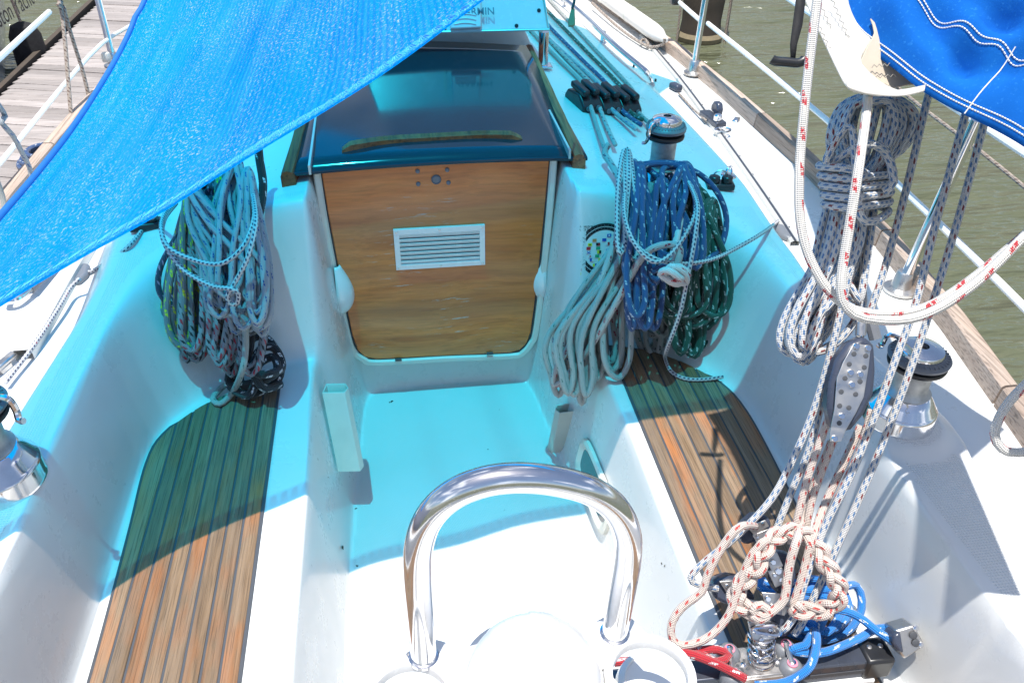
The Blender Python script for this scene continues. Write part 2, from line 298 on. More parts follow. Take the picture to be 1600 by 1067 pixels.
# ------------------------------------------------------------------ mesh helpers
def frame(z, x=None):
    z = Vector(z).normalized(); x = Vector(x) if x is not None else (Vector((1, 0, 0)) if abs(z.x) < .9 else Vector((0, 1, 0)))
    y = z.cross(x).normalized(); x = y.cross(z).normalized()
    return Matrix((x, y, z)).transposed()
def rz(a): return Matrix.Rotation(a, 3, 'Z')
class MB:
    def __init__(s): s.v = []; s.f = []; s.uv = []
    def add(s, vs, fs, uvs=None):
        o = len(s.v); s.v += [tuple(map(float, p)) for p in vs]
        for i, f in enumerate(fs):
            s.f.append([k+o for k in f]); s.uv.append(uvs[i] if uvs else [(0, 0)]*len(f))
        return s
    def box(s, c, size, rot=None, taper=1.0):
        x, y, z = [a/2 for a in size]; c = Vector(c); rot = rot or Matrix.Identity(3)
        vs = [c+rot@Vector((a*x*(taper if d > 0 else 1), b*y*(taper if d > 0 else 1), d*z)) for d in (-1, 1) for a, b in ((-1, -1), (1, -1), (1, 1), (-1, 1))]
        return s.add(vs, [(0, 3, 2, 1), (4, 5, 6, 7), (0, 1, 5, 4), (1, 2, 6, 5), (2, 3, 7, 6), (3, 0, 4, 7)])
    def hexa(s, p):  # eight corner points, bottom ring then top ring
        return s.add(p, [(0, 3, 2, 1), (4, 5, 6, 7), (0, 1, 5, 4), (1, 2, 6, 5), (2, 3, 7, 6), (3, 0, 4, 7)])
    def lathe(s, c, prof, rot=None, n=32):
        c = Vector(c); rot = rot or Matrix.Identity(3); vs = []; fs = []
        for r, h in prof:
            for i in range(n):
                a = 2*math.pi*i/n; vs.append(c+rot@Vector((r*math.cos(a), r*math.sin(a), h)))
        for k in range(len(prof)-1):
            for i in range(n):
                j = (i+1) % n; fs.append((k*n+i, k*n+j, (k+1)*n+j, (k+1)*n+i))
        fs.append(tuple(reversed(range(n)))); fs.append(tuple((len(prof)-1)*n+i for i in range(n)))
        return s.add(vs, fs)
    def prism(s, poly, h, c=(0, 0, 0), rot=None):
        c = Vector(c); rot = rot or Matrix.Identity(3); n = len(poly)
        vs = [c+rot@Vector((x, y, z)) for z in (0, h) for x, y in poly]
        fs = [tuple(reversed(range(n))), tuple(range(n, 2*n))]+[(i, (i+1) % n, n+(i+1) % n, n+i) for i in range(n)]
        return s.add(vs, fs)
    def tube(s, pts, r, n=10, closed=False, u0=0.0):
        P = [Vector(p) for p in pts]; k = len(P)
        if k < 2: return s
        rr = r if isinstance(r, (list, tuple)) else [r]*k
        T = []
        for i in range(k):
            a = P[(i-1) % k] if (closed or i > 0) else P[i]; b = P[(i+1) % k] if (closed or i < k-1) else P[i]
            t = (b-a); T.append(t.normalized() if t.length > 1e-9 else Vector((0, 0, 1)))
        nrm = T[0].orthogonal().normalized(); vs = []; L_ = [0.0]
        for i in range(k):
            if i:
                q_ = T[i-1].rotation_difference(T[i]); nrm = (q_@nrm); nrm = (nrm-T[i]*nrm.dot(T[i])).normalized(); L_.append(L_[-1]+(P[i]-P[i-1]).length)
            b = T[i].cross(nrm)
            for j in range(n):
                a = 2*math.pi*j/n; vs.append(P[i]+(nrm*math.cos(a)+b*math.sin(a))*rr[i])
        fs = []; uv = []
        for i in range(k-1 if not closed else k):
            i2 = (i+1) % k; l2 = L_[i2] if i2 else L_[-1]+(P[0]-P[-1]).length
            for j in range(n):
                j2 = (j+1) % n
                fs.append((i*n+j, i*n+j2, i2*n+j2, i2*n+j)); uv.append([(u0+j/n, L_[i]), (u0+(j+1)/n, L_[i]), (u0+(j+1)/n, l2), (u0+j/n, l2)])
        if not closed:
            fs.append(tuple(reversed(range(n)))); uv.append([(0, 0)]*n); fs.append(tuple((k-1)*n+j for j in range(n))); uv.append([(0, 0)]*n)
        return s.add(vs, fs, uv)
    def grid(s, g, uv=None):  # g: rows of points
        a, b = len(g), len(g[0]); vs = [p for r_ in g for p in r_]
        fs = []; us = []
        for i in range(a-1):
            for j in range(b-1):
                fs.append((i*b+j, i*b+j+1, (i+1)*b+j+1, (i+1)*b+j))
                us.append([uv[i][j], uv[i][j+1], uv[i+1][j+1], uv[i+1][j]] if uv else [(0, 0)]*4)
        return s.add(vs, fs, us)
    def build(s, name, m, parent=None, bevel=0, smooth=True, sub=0, solid=0, angle=40, origin=None):
        me = bpy.data.meshes.new(name); org = Vector(origin) if origin is not None else Vector((0, 0, 0))
        if origin is None and s.v:
            a = np.array(s.v); mn, mxx = a.min(0), a.max(0); org = Vector(((mn[0]+mxx[0])/2, (mn[1]+mxx[1])/2, mn[2]))
        me.from_pydata([tuple(Vector(p)-org) for p in s.v], [], s.f)
        ul = me.uv_layers.new(name='UVMap'); ul.data.foreach_set('uv', [c for f in s.uv for p in f for c in p])
        me.validate(); me.materials.append(m)
        o = bpy.data.objects.new(name, me); col.objects.link(o)
        if parent is not None:
            o.parent = parent; pl = WLOC.get(parent.name, Vector((0, 0, 0))); o.location = org-pl
        else: o.location = org
        WLOC[o.name] = org
        if smooth:
            me.polygons.foreach_set('use_smooth', [True]*len(me.polygons))
            try: me.set_sharp_from_angle(angle=R(angle))
            except Exception: pass
        if solid: md = o.modifiers.new('solid', 'SOLIDIFY'); md.thickness = solid; md.offset = 0
        if bevel: md = o.modifiers.new('bevel', 'BEVEL'); md.width = bevel; md.segments = 2; md.limit_method = 'ANGLE'; md.angle_limit = R(40)
        if sub: md = o.modifiers.new('sub', 'SUBSURF'); md.levels = sub; md.render_levels = sub
        return o
WLOC = {}
def tag(o, label, cat, group=None):
    o['label'] = label; o['category'] = cat
    if group: o['group'] = group
    return o
def thing(name, label, cat, loc, group=None):
    o = bpy.data.objects.new(name, None); o.empty_display_size = .05; col.objects.link(o); o.location = Vector(loc); WLOC[o.name] = Vector(loc)
    return tag(o, label, cat, group)
def struct(o): o['kind'] = 'structure'; return o
def stuff(o): o['kind'] = 'stuff'; return o
def copy_thing(o, loc, label, rot=None, group=None):
    c = o.copy(); col.objects.link(c); c.location = Vector(loc); c['label'] = label
    if group: c['group'] = group
    if rot is not None: c.rotation_euler = rot
    WLOC[c.name] = Vector(loc)
    for ch in list(o.children):
        d = ch.copy(); col.objects.link(d); d.parent = c
        for g in ch.children: e = g.copy(); col.objects.link(e); e.parent = d
    return c
def spline(pts, step=.01, closed=False):
    """Catmull-Rom through the points, evenly respaced"""
    P = [np.array(p, float) for p in pts]; n = len(P); out = []
    rng = range(n) if closed else range(n-1)
    for i in rng:
        if closed: a, b, c, d = P[(i-1) % n], P[i], P[(i+1) % n], P[(i+2) % n]
        else: a, b, c, d = P[max(0, i-1)], P[i], P[i+1], P[min(n-1, i+2)]
        k = max(2, int(np.linalg.norm(c-b)/step))
        for t in np.linspace(0, 1, k, endpoint=False):
            out.append(.5*((2*b)+(-a+c)*t+(2*a-5*b+4*c-d)*t*t+(-a+3*b-3*c+d)*t**3))
    if not closed: out.append(P[-1])
    return out
def rope(name, pts, r, mat, step=.012, n=10, parent=None, closed=False):
    return MB().tube(spline(pts, step, closed), r, n, closed).build(name, mat, parent, angle=180)
def text(name, s, size, m, parent, loc, rot, extrude=.0005, align='LEFT', bold=False):
    c = bpy.data.curves.new(name, 'FONT'); c.body = s; c.size = size; c.extrude = extrude; c.align_x = align
    if bold: c.offset = size*.008
    o = bpy.data.objects.new(name, c); col.objects.link(o)
    me = bpy.data.meshes.new_from_object(o.evaluated_get(bpy.context.evaluated_depsgraph_get()))
    bpy.data.objects.remove(o); me.materials.clear(); me.materials.append(m)
    o = bpy.data.objects.new(name, me); col.objects.link(o); o.rotation_euler = rot.to_euler() if hasattr(rot, 'to_euler') else rot
    o.parent = parent; o.location = Vector(loc)-WLOC.get(parent.name, Vector((0, 0, 0))); return o

# ------------------------------------------------------------------ cockpit and deck moulding
def dist_poly(X, Y, poly):
    """signed distance, positive inside"""
    P = np.array(poly, float); n = len(P); D = np.full(X.shape, 1e9); ins = np.zeros(X.shape, bool)
    for i in range(n):
        a, b = P[i], P[(i+1) % n]; e = b-a; L2 = e@e+1e-12
        t = np.clip(((X-a[0])*e[0]+(Y-a[1])*e[1])/L2, 0, 1)
        D = np.minimum(D, np.hypot(X-a[0]-t*e[0], Y-a[1]-t*e[1]))
        c = ((a[1] > Y) != (b[1] > Y)) & (X < (b[0]-a[0])*(Y-a[1])/((b[1]-a[1]) if b[1] != a[1] else 1e-12)+a[0])
        ins ^= c
    return np.where(ins, D, -D)
def sm(t): t = np.clip(t, 0, 1); return t*t*(3-2*t)
def prof(t, w=.22):
    t = np.clip(t, 0, 1); h = 1/(1-w)
    return np.where(t < w, h*t*t/(2*w), np.where(t > 1-w, 1-h*(1-t)**2/(2*w), h*(t-w/2)))
def rnd_poly(pts, closed=True, step=.02):
    return [tuple(p[:2]) for p in spline([(x, y, 0) for x, y in pts], step, closed)]
def chaikin(pts, k=2):
    P = [np.array(p, float) for p in pts]
    for _ in range(k):
        Q = []
        for i in range(len(P)):
            a, b = P[i], P[(i+1) % len(P)]; Q += [a*.75+b*.25, a*.25+b*.75]
        P = Q
    return [tuple(p) for p in P]
YA = -0.9
F0 = chaikin([(-.232, YA), (-.228, 1.0), (-.226, 1.7), (-.214, 2.0), (-.197, 2.25), (-.187, 2.47), (-.15, 2.555), (.435, 2.555), (.468, 2.47), (.485, 2.25), (.51, 2.0), (.535, 1.7), (.545, 1.0), (.55, YA)])
F1 = [(-.295, YA), (-.293, 1.6), (-.303, 1.95), (-.305, 2.15), (-.283, 2.33), (-.274, 2.42), (-.274, 2.70), (.552, 2.70), (.548, 2.42), (.560, 2.33), (.60, 2.15), (.605, 1.95), (.612, 1.6), (.612, YA)]
S0 = chaikin([(-.722, YA), (-.728, .9), (-.735, 1.3), (-.742, 1.62), (-.735, 1.84), (-.68, 1.98), (-.54, 2.10), (-.40, 2.17), (-.25, 2.20), (.1, 2.20), (.58, 2.20), (.72, 2.16), (.84, 2.09), (.94, 1.96), (.985, 1.82), (.99, 1.60), (.985, 1.3), (.965, .9), (.95, YA)], 1)
S1 = chaikin([(-.775, YA), (-.775, .9), (-.79, 1.3), (-.80, 1.6), (-.795, 1.9), (-.79, 2.1), (-.76, 2.3), (-.68, 2.38), (-.5, 2.38), (-.3, 2.37), (.1, 2.37), (.55, 2.33), (.75, 2.36), (1.0, 2.44), (1.10, 2.36), (1.13, 2.15), (1.115, 1.9), (1.065, 1.5), (1.03, 1.3), (1.02, .9), (1.01, YA)], 1)
C1 = chaikin([(-.90, YA), (-.905, .9), (-.91, 1.3), (-.90, 1.55), (-.88, 1.85), (-.86, 2.1), (-.86, 2.6), (-.86, 3.6), (-.80, 5), (-.5, 8), (.7, 8), (1.0, 5), (1.16, 3.6), (1.20, 2.7), (1.20, 2.2), (1.175, 1.9), (1.17, 1.6), (1.215, 1.42), (1.225, 1.28), (1.19, 1.15), (1.14, .9), (1.13, YA)], 1)
D0 = chaikin([(-.97, YA), (-.975, .9), (-.98, 1.3), (-.965, 1.55), (-.935, 1.85), (-.93, 2.1), (-1.0, 2.6), (-1.02, 3.6), (-.96, 5), (-.62, 8), (.85, 8), (1.24, 5), (1.34, 3.6), (1.30, 2.7), (1.27, 2.2), (1.235, 1.9), (1.235, 1.6), (1.29, 1.42), (1.30, 1.28), (1.26, 1.15), (1.22, .9), (1.21, YA)], 1)
REC = [tuple(at(x, y, z=.735)[:2]) for x, y in ((1478, 1100), (1512, 990), (1530, 972), (1556, 970), (1570, 980), (1640, 1100))]
def ax(parts):
    out = []
    for a, b, s in parts: out += list(np.arange(a, b-1e-9, s))
    return np.array(out+[parts[-1][1]])
gx = ax([(-1.52, -1.06, .03), (-1.06, 1.46, .0075), (1.46, 1.88, .03)]); gy = ax([(YA, .62, .035), (.62, 2.78, .0085), (2.78, 4.2, .02), (4.2, 8.6, .09)])
GX, GY = np.meshgrid(gx, gy)
def height(X, Y, masks=False):
    s = np.abs(X-.13)
    roof = .905-.13*sm((s-.30)/.85)+.05*sm((Y-2.6)/1.6)*(1-sm((s-.3)/.8))
    ztop = .745+(roof-.745)*sm((Y-1.95-.28*sm((s-.4)/.5))/.42)
    ztop = ztop+.020*sm((.13-np.hypot(X-1.105, Y-1.31))/.05)   # raised winch pad
    deck = .66-.02*sm((s-1.0)/.6)
    dc, dd = dist_poly(X, Y, C1), dist_poly(X, Y, D0)
    T = np.where(dc >= 0, ztop, deck+(ztop-deck)*prof(np.clip(dd, 0, None)/(np.clip(dd, 0, None)+np.abs(dc)+1e-9), .3))
    T = np.where(dd <= 0, deck, T)
    T = T-.028*sm((dist_poly(X, Y, REC)+.004)/.014)
    a, b = dist_poly(X, Y, S0), dist_poly(X, Y, S1)
    zs = .42
    t = -a/(-a+b+1e-9)
    U = np.where(a >= 0, zs, np.where(b <= 0, T, zs+(T-zs)*prof(t, .24)))
    f0, f1 = dist_poly(X, Y, F0), dist_poly(X, Y, F1)
    t2 = -f0/(-f0+f1+1e-9)
    Z = np.where(f0 >= 0, 0.0, np.where(f1 <= 0, U, U*prof(t2, .2)))
    if masks: return Z, dict(a=a, b=b, f0=f0, f1=f1, dc=dc, dd=dd)
    return Z
# shallow moulded recess low on the right coaming (a locker lid)
GZ, mk = height(GX, GY, True)
def hz(x, y): return float(height(np.array([[x]]), np.array([[y]]))[0, 0])
SHEER = lambda y: np.interp(y, [-.9, .5, 1.2, 1.8, 2.3, 3, 3.8, 4.5, 6, 8.6], [1.12, 1.33, 1.49, 1.60, 1.66, 1.68, 1.66, 1.62, 1.42, .75])
ny_, nx_ = GX.shape
dzx = np.gradient(GZ, axis=1)/np.gradient(GX, axis=1); dzy = np.gradient(GZ, axis=0)/np.gradient(GY, axis=0)
NRM = np.stack([-dzx, -dzy, np.ones_like(GZ)], -1); NRM /= np.linalg.norm(NRM, axis=-1, keepdims=True)
def cellmean(A): return (A[:-1, :-1]+A[1:, :-1]+A[:-1, 1:]+A[1:, 1:])/4
ca = {k: cellmean(v) for k, v in mk.items()}; cX, cY, cZn = cellmean(GX), cellmean(GY), cellmean(NRM[..., 2])
reg = np.zeros(cX.shape, int)                       # 0 side deck
reg[ca['dd'] > 0] = 1                               # coaming, cabin sides
reg[(ca['dd'] > 0) & (cY > 2.42) & (ca['b'] <= 0)] = 2   # cabin top
reg[ca['b'] > 0] = 3                                # cockpit inner walls
reg[(ca['a'] > .004) & (ca['f1'] <= 0)] = 4        # seats
reg[ca['f1'] > 0] = 5                              # well walls
reg[ca['f0'] > .012] = 6                            # sole
keep = (np.abs(cX-.13) < 3) & (cX < SHEER(cY)) & (cX > .26-SHEER(cY))
tread = {1: (ca['dc'] > .02) & (ca['b'] < -.025) & (cZn > .97)}
def field_obj(name, mask, m):
    ii, jj = np.nonzero(mask & keep)
    idx = np.stack([ii*nx_+jj, ii*nx_+jj+1, (ii+1)*nx_+jj+1, (ii+1)*nx_+jj], 1)
    un, inv = np.unique(idx, return_inverse=True); inv = inv.reshape(idx.shape)
    V = np.stack([GX.ravel()[un], GY.ravel()[un], GZ.ravel()[un]], 1); NN = NRM.reshape(-1, 3)[un]
    me = bpy.data.meshes.new(name); me.from_pydata(V.tolist(), [], inv.tolist()); me.materials.append(m)
    me.polygons.foreach_set('use_smooth', [True]*len(me.polygons)); me.normals_split_custom_set_from_vertices(NN.tolist())
    o = bpy.data.objects.new(name, me); col.objects.link(o); return struct(o)
field_obj('side_deck', reg == 0, M['gel'])
tr = (reg == 1) & tread[1]
field_obj('coaming_top', tr, M['gel_diamond']); field_obj('coaming', (reg == 1) & ~tr, M['gel'])
field_obj('cabin_top', reg == 2, M['gel']); field_obj('cockpit_side_wall', reg == 3, M['gel']); field_obj('cockpit_seat_base', reg == 4, M['gel'])
field_obj('footwell_wall', reg == 5, M['gel']); field_obj('cockpit_floor', reg == 6, M['gel_weave'])
# hull sides and stern under the deck edge
b = MB(); ys = np.arange(YA, 8.6, .2)
for sgn in (1, -1):
    g = []
    for y in ys:
        x = SHEER(y)*1.0 if sgn > 0 else .26-SHEER(y)
        g.append([(x+sgn*.004, y, .655), (x+sgn*.02, y, .45), (x-sgn*.05, y, .0), (x-sgn*.25, y, -.55)])
    b.grid(g)
xa, xb = .26-SHEER(YA), SHEER(YA); b.add([(xa, YA, .655), (xb, YA, .655), (xb-.25, YA, -.55), (xa+.25, YA, -.55)], [(0, 1, 2, 3)])
struct(b.build('hull', M['gel']))
# water
wb = MB(); wb.add([(-400, -300, -.5), (400, -300, -.5), (400, 900, -.5), (-400, 900, -.5)], [(0, 1, 2, 3)])
struct(wb.build('water', M['water'], origin=(0, 0, -.5)))
def athf(px, py, t0=.6):
    """where a line of sight meets the moulding"""
    r = ray(px, py); t = np.linspace(t0, 9, 1800); P = CAM+t[:, None]*r
    h = height(P[:, 0][None], P[:, 1][None])[0]; k = int(np.argmax(P[:, 2] < h)); return P[k]
def hfn(x, y):
    e = .004; n = Vector((hz(x-e, y)-hz(x+e, y), hz(x, y-e)-hz(x, y+e), 2*e)); return n.normalized()

# ------------------------------------------------------------------ jetty and the boat beyond it
ja, jb = at(0, 188, z=-.1), at(121, 196, z=-.1); jd = Vector(jb-ja); jd.z = 0; jd.normalize(); jang = math.atan2(jd.y, jd.x)
jetty = thing('jetty', 'weathered grey plank jetty alongside the left of the boat', 'jetty', (-2.2, 5, -.1))
for k in range(104):
    y = .2+k*.118; wv = rnd.uniform(-.004, .004)
    MB().box((-2.15, y+wv, -.118+rnd.uniform(-.004, .004)), (1.46, .109, .036), rz(jang)).build('plank', M['dockwood'], jetty, bevel=.004)
MB().box((-2.895, 6.2, -.19), (.045, 13.4, .22), rz(.012)).build('edge_beam', M['pile'], jetty)
MB().box((-2.15, 6.2, -.22), (1.2, 12.6, .10)).build('bearer', M['pile'], jetty)

yh = thing('moored_yacht', 'grey hulled yacht moored beyond the jetty with dark lettering on its side', 'yacht', (-3.25, 4, -.5))
ye = float(at(84, 30, x=-3.12)[1]); g = []
for y in np.linspace(-1, ye, 26):
    t = max(0, (y-(ye-1.6))/1.6); k = .30*t*t
    g.append([(-3.05-k, y, 1.35), (-3.09-k, y, 1.0), (-3.14-k, y, .5), (-3.22-k, y, .0), (-3.36-k*1.2, y, -.55)])
hb = MB().grid(g); last = g[-1]
hb.add(last+[(p[0]-2.2, p[1]-.2, p[2]) for p in last], [(i, i+1, 6+i, 5+i) for i in range(4)])
first = [r_[0] for r_ in g]; hb.add(first+[(p[0]-2.4, p[1], p[2]+.05) for p in first], [(i, 26+i, 27+i, i+1) for i in range(25)])
hb.build('hull', M['hullgrey'], yh)
tp = at(-4, 44, x=-3.085); te = at(56, 2, x=-3.085)
tdir = Vector(te-tp).normalized(); nrm_ = Vector((1, 0, .12)).normalized(); up_ = nrm_.cross(tdir).normalized()
rot = Matrix((tdir, up_, nrm_)).transposed()
text('lettering', 'ston Yacht', float(np.linalg.norm(te-tp))/4.8, M['text'], yh, Vector(tp)+Vector((.02, 0, 0)), rot)
fb = thing('hull_fender', 'black cloth covered fender hanging between the grey yacht and the jetty', 'fender', at(45, 70, x=-2.98))
c0, c1 = Vector(at(34, 40, x=-3.0)), Vector(at(52, 105, x=-3.0)); dz = (c1-c0)
MB().lathe(c0, [(.02, .03), (.09, .0), (.125, -.08), (.13, -.3), (.13, -dz.length-.1), (.09, -dz.length-.2), (.02, -dz.length-.22)], frame((0, 0, 1))).build('fender_body', M['blackcloth'], fb)
MB().tube([c0+Vector((0, 0, .02)), c0+Vector((-.03, .0, .35))], .012, 6).build('fender_line', M['cord_grey'], fb)

# mooring pile standing in the water
pt = at(1092, 62, z=-.5); pl = thing('mooring_pile', 'dark wet timber pile standing in the water behind the stanchion', 'pile', pt)
prof_ = [(.215*(1+.05*math.sin(k*2.1)), k*.16-.6) for k in range(22)]
MB().lathe(pt, prof_, n=20).build('post', M['pile'], pl)
MB().lathe(pt, [(.225, -.02), (.245, .02), (.25, .05), (.225, .09)], n=20).build('growth_ring', M['weed'], pl)
for dx, dy in ((-.28, -.1), (.24, -.12), (.275, -.06)):
    MB().tube(spline([pt+np.array([dx, dy, -.2]), pt+np.array([dx*1.02, dy, 1]), pt+np.array([dx*.9, dy, 2.6])], .1), .011, 6).build('hanging_line', M['cord_grey'], pl)

# ------------------------------------------------------------------ toe rails
def toe_rail(side):
    t = thing('toe_rail', 'weathered grey wooden toe rail along the water side deck edge' if side > 0 else 'wooden toe rail along the jetty side deck edge', 'toe rail', (1.6 if side > 0 else -1.35, 2, .65))
    cuts = [-.85, .6, 1.46, 2.30, 3.42, 4.9, 6.6, 8.3]
    for a, b_ in zip(cuts[:-1], cuts[1:]):
        g = []
        for y in np.linspace(a+.004, b_-.004, max(4, int((b_-a)/.12))):
            x = SHEER(y)-.012; x = x if side > 0 else .26-x; s = side
            g.append([(x, y, .635), (x+s*.004, y, .70), (x-s*.004, y, .706), (x-s*.036, y, .706), (x-s*.044, y, .70), (x-s*.052, y, .635)])
        m_ = MB().grid(g); n0 = 6; k = len(g)
        m_.f.append([0, 1, 2, 3, 4, 5]); m_.uv.append([(0, 0)]*6); m_.f.append([(k-1)*6+i for i in (5, 4, 3, 2, 1, 0)]); m_.uv.append([(0, 0)]*6)
        m_.build('rail_length', M['greywood'], t)
toe_rail(1); toe_rail(-1)

# ------------------------------------------------------------------ teak seats
def clip(poly, x0, x1):
    for s, lim in ((1, x0), (-1, x1)):
        out = []
        for i in range(len(poly)):
            a, b_ = poly[i], poly[(i+1) % len(poly)]; ia, ib = s*(a[0]-lim) >= 0, s*(b_[0]-lim) >= 0
            if ia: out.append(a)
            if ia != ib: t = (lim-a[0])/(b_[0]-a[0]); out.append((lim, a[1]+t*(b_[1]-a[1])))
        poly = out
    return poly
def teak(outline, xa, xb, n, label):
    t = thing('teak_seat', label, 'teak seat', ((xa+xb)/2, 1.4, .42))
    cx_ = sum(p[0] for p in outline)/len(outline); cy_ = sum(p[1] for p in outline)/len(outline)
    MB().prism([(p[0]+(.007 if p[0] > cx_ else -.007), p[1]+(.007 if p[1] > cy_ else -.007)) for p in outline], .0065, (0, 0, .4205)).build('caulking', M['caulk'], t)
    w_ = (xb-xa)/n
    for k in range(n):
        p = clip(outline, xa+k*w_+(.0028 if k else -.05), xa+(k+1)*w_-(.0028 if k < n-1 else -.05))
        if len(p) > 2: MB().prism(p, .0085+rnd.uniform(-.0006, .0006), (0, 0, .4205)).build('plank', M['teak'], t, bevel=.0012)
    return t
def smooth_open(pts): return [tuple(p[:2]) for p in spline([(x, y, 0) for x, y in pts], .03)]
ol = smooth_open([(-.705, -.5), (-.703, .6), (-.702, 1.1), (-.712, 1.5), (-.722, 1.76), (-.700, 1.88), (-.62, 1.99), (-.51, 2.065), (-.402, 2.11)])+[(-.402, -.5)]
teak(ol, -.712, -.402, 8, 'slatted teak seat under the blue sail beside the jetty side coaming')
orr = [(.650, -.5), (.652, 2.14)]+smooth_open([(.652, 2.14), (.76, 2.10), (.86, 2.02), (.94, 1.90), (.968, 1.76), (.962, 1.5), (.945, 1.25), (.925, 1.0), (.915, .6), (.91, -.5)])[1:]
teak(orr, .650, .965, 8, 'slatted teak seat beneath the mainsheet on the water side')

# ------------------------------------------------------------------ companionway door
LEAN = .012
def atd(px, py, off=0.0):
    r = ray(px, py); # plane y = 2.53+LEAN*(z-.15)+off
    t = (2.53+off+LEAN*(CAM[2]-.15))/(r[1]-LEAN*r[2]); return CAM+t*r
DZ = Vector((0, LEAN, 1)).normalized(); DR = Matrix((Vector((1, 0, 0)), Vector((0, -1, LEAN)).normalized()*-1, DZ)).transposed()
DO = Vector((.13, 2.53, .15)); DFR = Matrix((Vector((1, 0, 0)), DZ, Vector((0, -1, LEAN)).normalized())).transposed()  # x right, y up the door, z towards the cockpit
def dl(px, py):
    v = Vector(atd(px, py))-DO; return (v.x, v.dot(DZ))
door = thing('companionway_board', 'varnished wooden companionway board with a white louvred vent', 'hatch board', DO)
outl = [dl(*p) for p in [(502, 262), (857, 243), (849, 330), (838, 440), (828, 515), (822, 532), (812, 542), (796, 547), (700, 551), (588, 557), (570, 553), (559, 543), (551, 520), (530, 420), (513, 330)]]
MB().prism(outl, .018, DO, DFR).build('board', M['door'], door, bevel=.003)
fr = thing('companionway_surround', 'pale trim strip bordering the varnished companionway board', 'door frame', DO+Vector((0, 0, -.02)))
edge = [atd(*p, .0) for p in [(494, 258), (505, 330), (522, 420), (543, 520), (553, 545), (568, 557), (590, 562), (700, 556), (798, 552), (817, 546), (829, 532), (836, 515), (846, 440), (857, 330), (864, 242)]]
edge = spline(edge, .01); g = []
for i, p in enumerate(edge):
    p = Vector(p); a, b_ = Vector(edge[max(0, i-1)]), Vector(edge[min(len(edge)-1, i+1)]); t = (b_-a).normalized(); fwd = Vector((0, -1, LEAN)).normalized(); o = t.cross(fwd).normalized()
    g.append([p+o*dx+fwd*dz for dx, dz in ((.011, -.02), (.012, .020), (.007, .026), (-.007, .026), (-.012, .020), (-.011, -.02))])
MB().grid(g).build('trim', M['cream'], fr)
MB().tube([Vector(p)+Vector((0, -.012, 0)) for p in spline([atd(*p, 0) for p in [(501, 262), (512, 330), (529, 420), (550, 521), (559, 545), (571, 554.5), (589, 558.5), (700, 552.5), (797, 548.6), (813, 543.6), (824, 532), (829.5, 515), (839, 440), (850, 330), (858, 243)]], .012)], .0032, 6).build('seal', M['caulk'], fr)
# vent
vq = [dl(*p) for p in [(614, 353), (756, 347), (757, 408), (617, 416)]]; vx0, vx1 = vq[0][0], vq[1][0]; vz1, vz0 = (vq[0][1]+vq[1][1])/2, (vq[2][1]+vq[3][1])/2
vent = thing('louvre_vent', 'white louvred vent screwed to the wooden board', 'vent', DO+DFR@Vector(((vx0+vx1)/2, vz0, .018)))
def dbox(x0, x1, z0, z1, d0, d1, m, name, parent, bevel=.0015, tilt=0):
    c = DO+DFR@Vector(((x0+x1)/2, (z0+z1)/2, (d0+d1)/2)); rr = DFR@Matrix.Rotation(tilt, 3, 'X')
    return MB().box(c, (x1-x0, z1-z0, d1-d0), rr).build(name, m, parent, bevel=bevel)
bw = .018
fm = MB()
for x0, x1, z0, z1 in ((vx0, vx1, vz1-bw*1.1, vz1), (vx0, vx1, vz0, vz0+bw), (vx0, vx0+bw, vz0+bw, vz1-bw*1.1), (vx1-bw, vx1, vz0+bw, vz1-bw*1.1)):
    fm.box(DO+DFR@Vector(((x0+x1)/2, (z0+z1)/2, .0225)), (x1-x0, z1-z0, .011), DFR)
fm.build('frame', M['whiteplastic'], vent)
dbox(vx0+bw, vx1-bw, vz0+bw, vz1-bw, .0182, .0188, M['grey'], 'backing', vent, 0)
ns = 7; hh = (vz1-vz0-2.1*bw)/ns
for k in range(ns):
    z0 = vz0+bw+k*hh
    dbox(vx0+bw*.9, vx1-bw*.9, z0-hh*.02, z0+hh*1.00, .022, .0240, M['whiteplastic'], 'louvre', vent, .0008, tilt=.42)
def screw(c, nrm, r, parent, name='screw', m='steel'):
    f = frame(nrm); return MB().lathe(c, [(r, 0), (r, .0012), (r*.7, .0026), (r*.25, .0028), (r*.25, .0016)], f, 12).build(name, M[m], parent, angle=25)
fwd = Vector((0, -1, LEAN)).normalized()
for fx in (.03, .5, .97):
    for zz in (vz0+bw*.45, vz1-bw*.45): screw(DO+DFR@Vector((vx0+(vx1-vx0)*fx, zz, .028)), fwd, .0042, vent)
lx, lz = dl(681, 277)
MB().lathe(DO+DFR@Vector((lx, lz, .018)), [(.016, 0), (.016, .004), (.013, .007), (.012, .004), (.004, .004)], DFR, 20).build('lock', M['grey'], door)
for p in ((652, 264), (698, 262), (653, 284), (700, 282)):
    x, z = dl(*p); MB().lathe(DO+DFR@Vector((x, z, .018)), [(.0075, 0), (.007, .004), (.003, .006)], DFR, 12).build('bolt', M['grey'], door)
for p in ((622, 555), (764, 545.5)):
    x, z = dl(*p); dbox(x-.012, x+.012, z-.005, z+.004, .024, .031, M['caulk'], 'drain_slot', fr, .001)

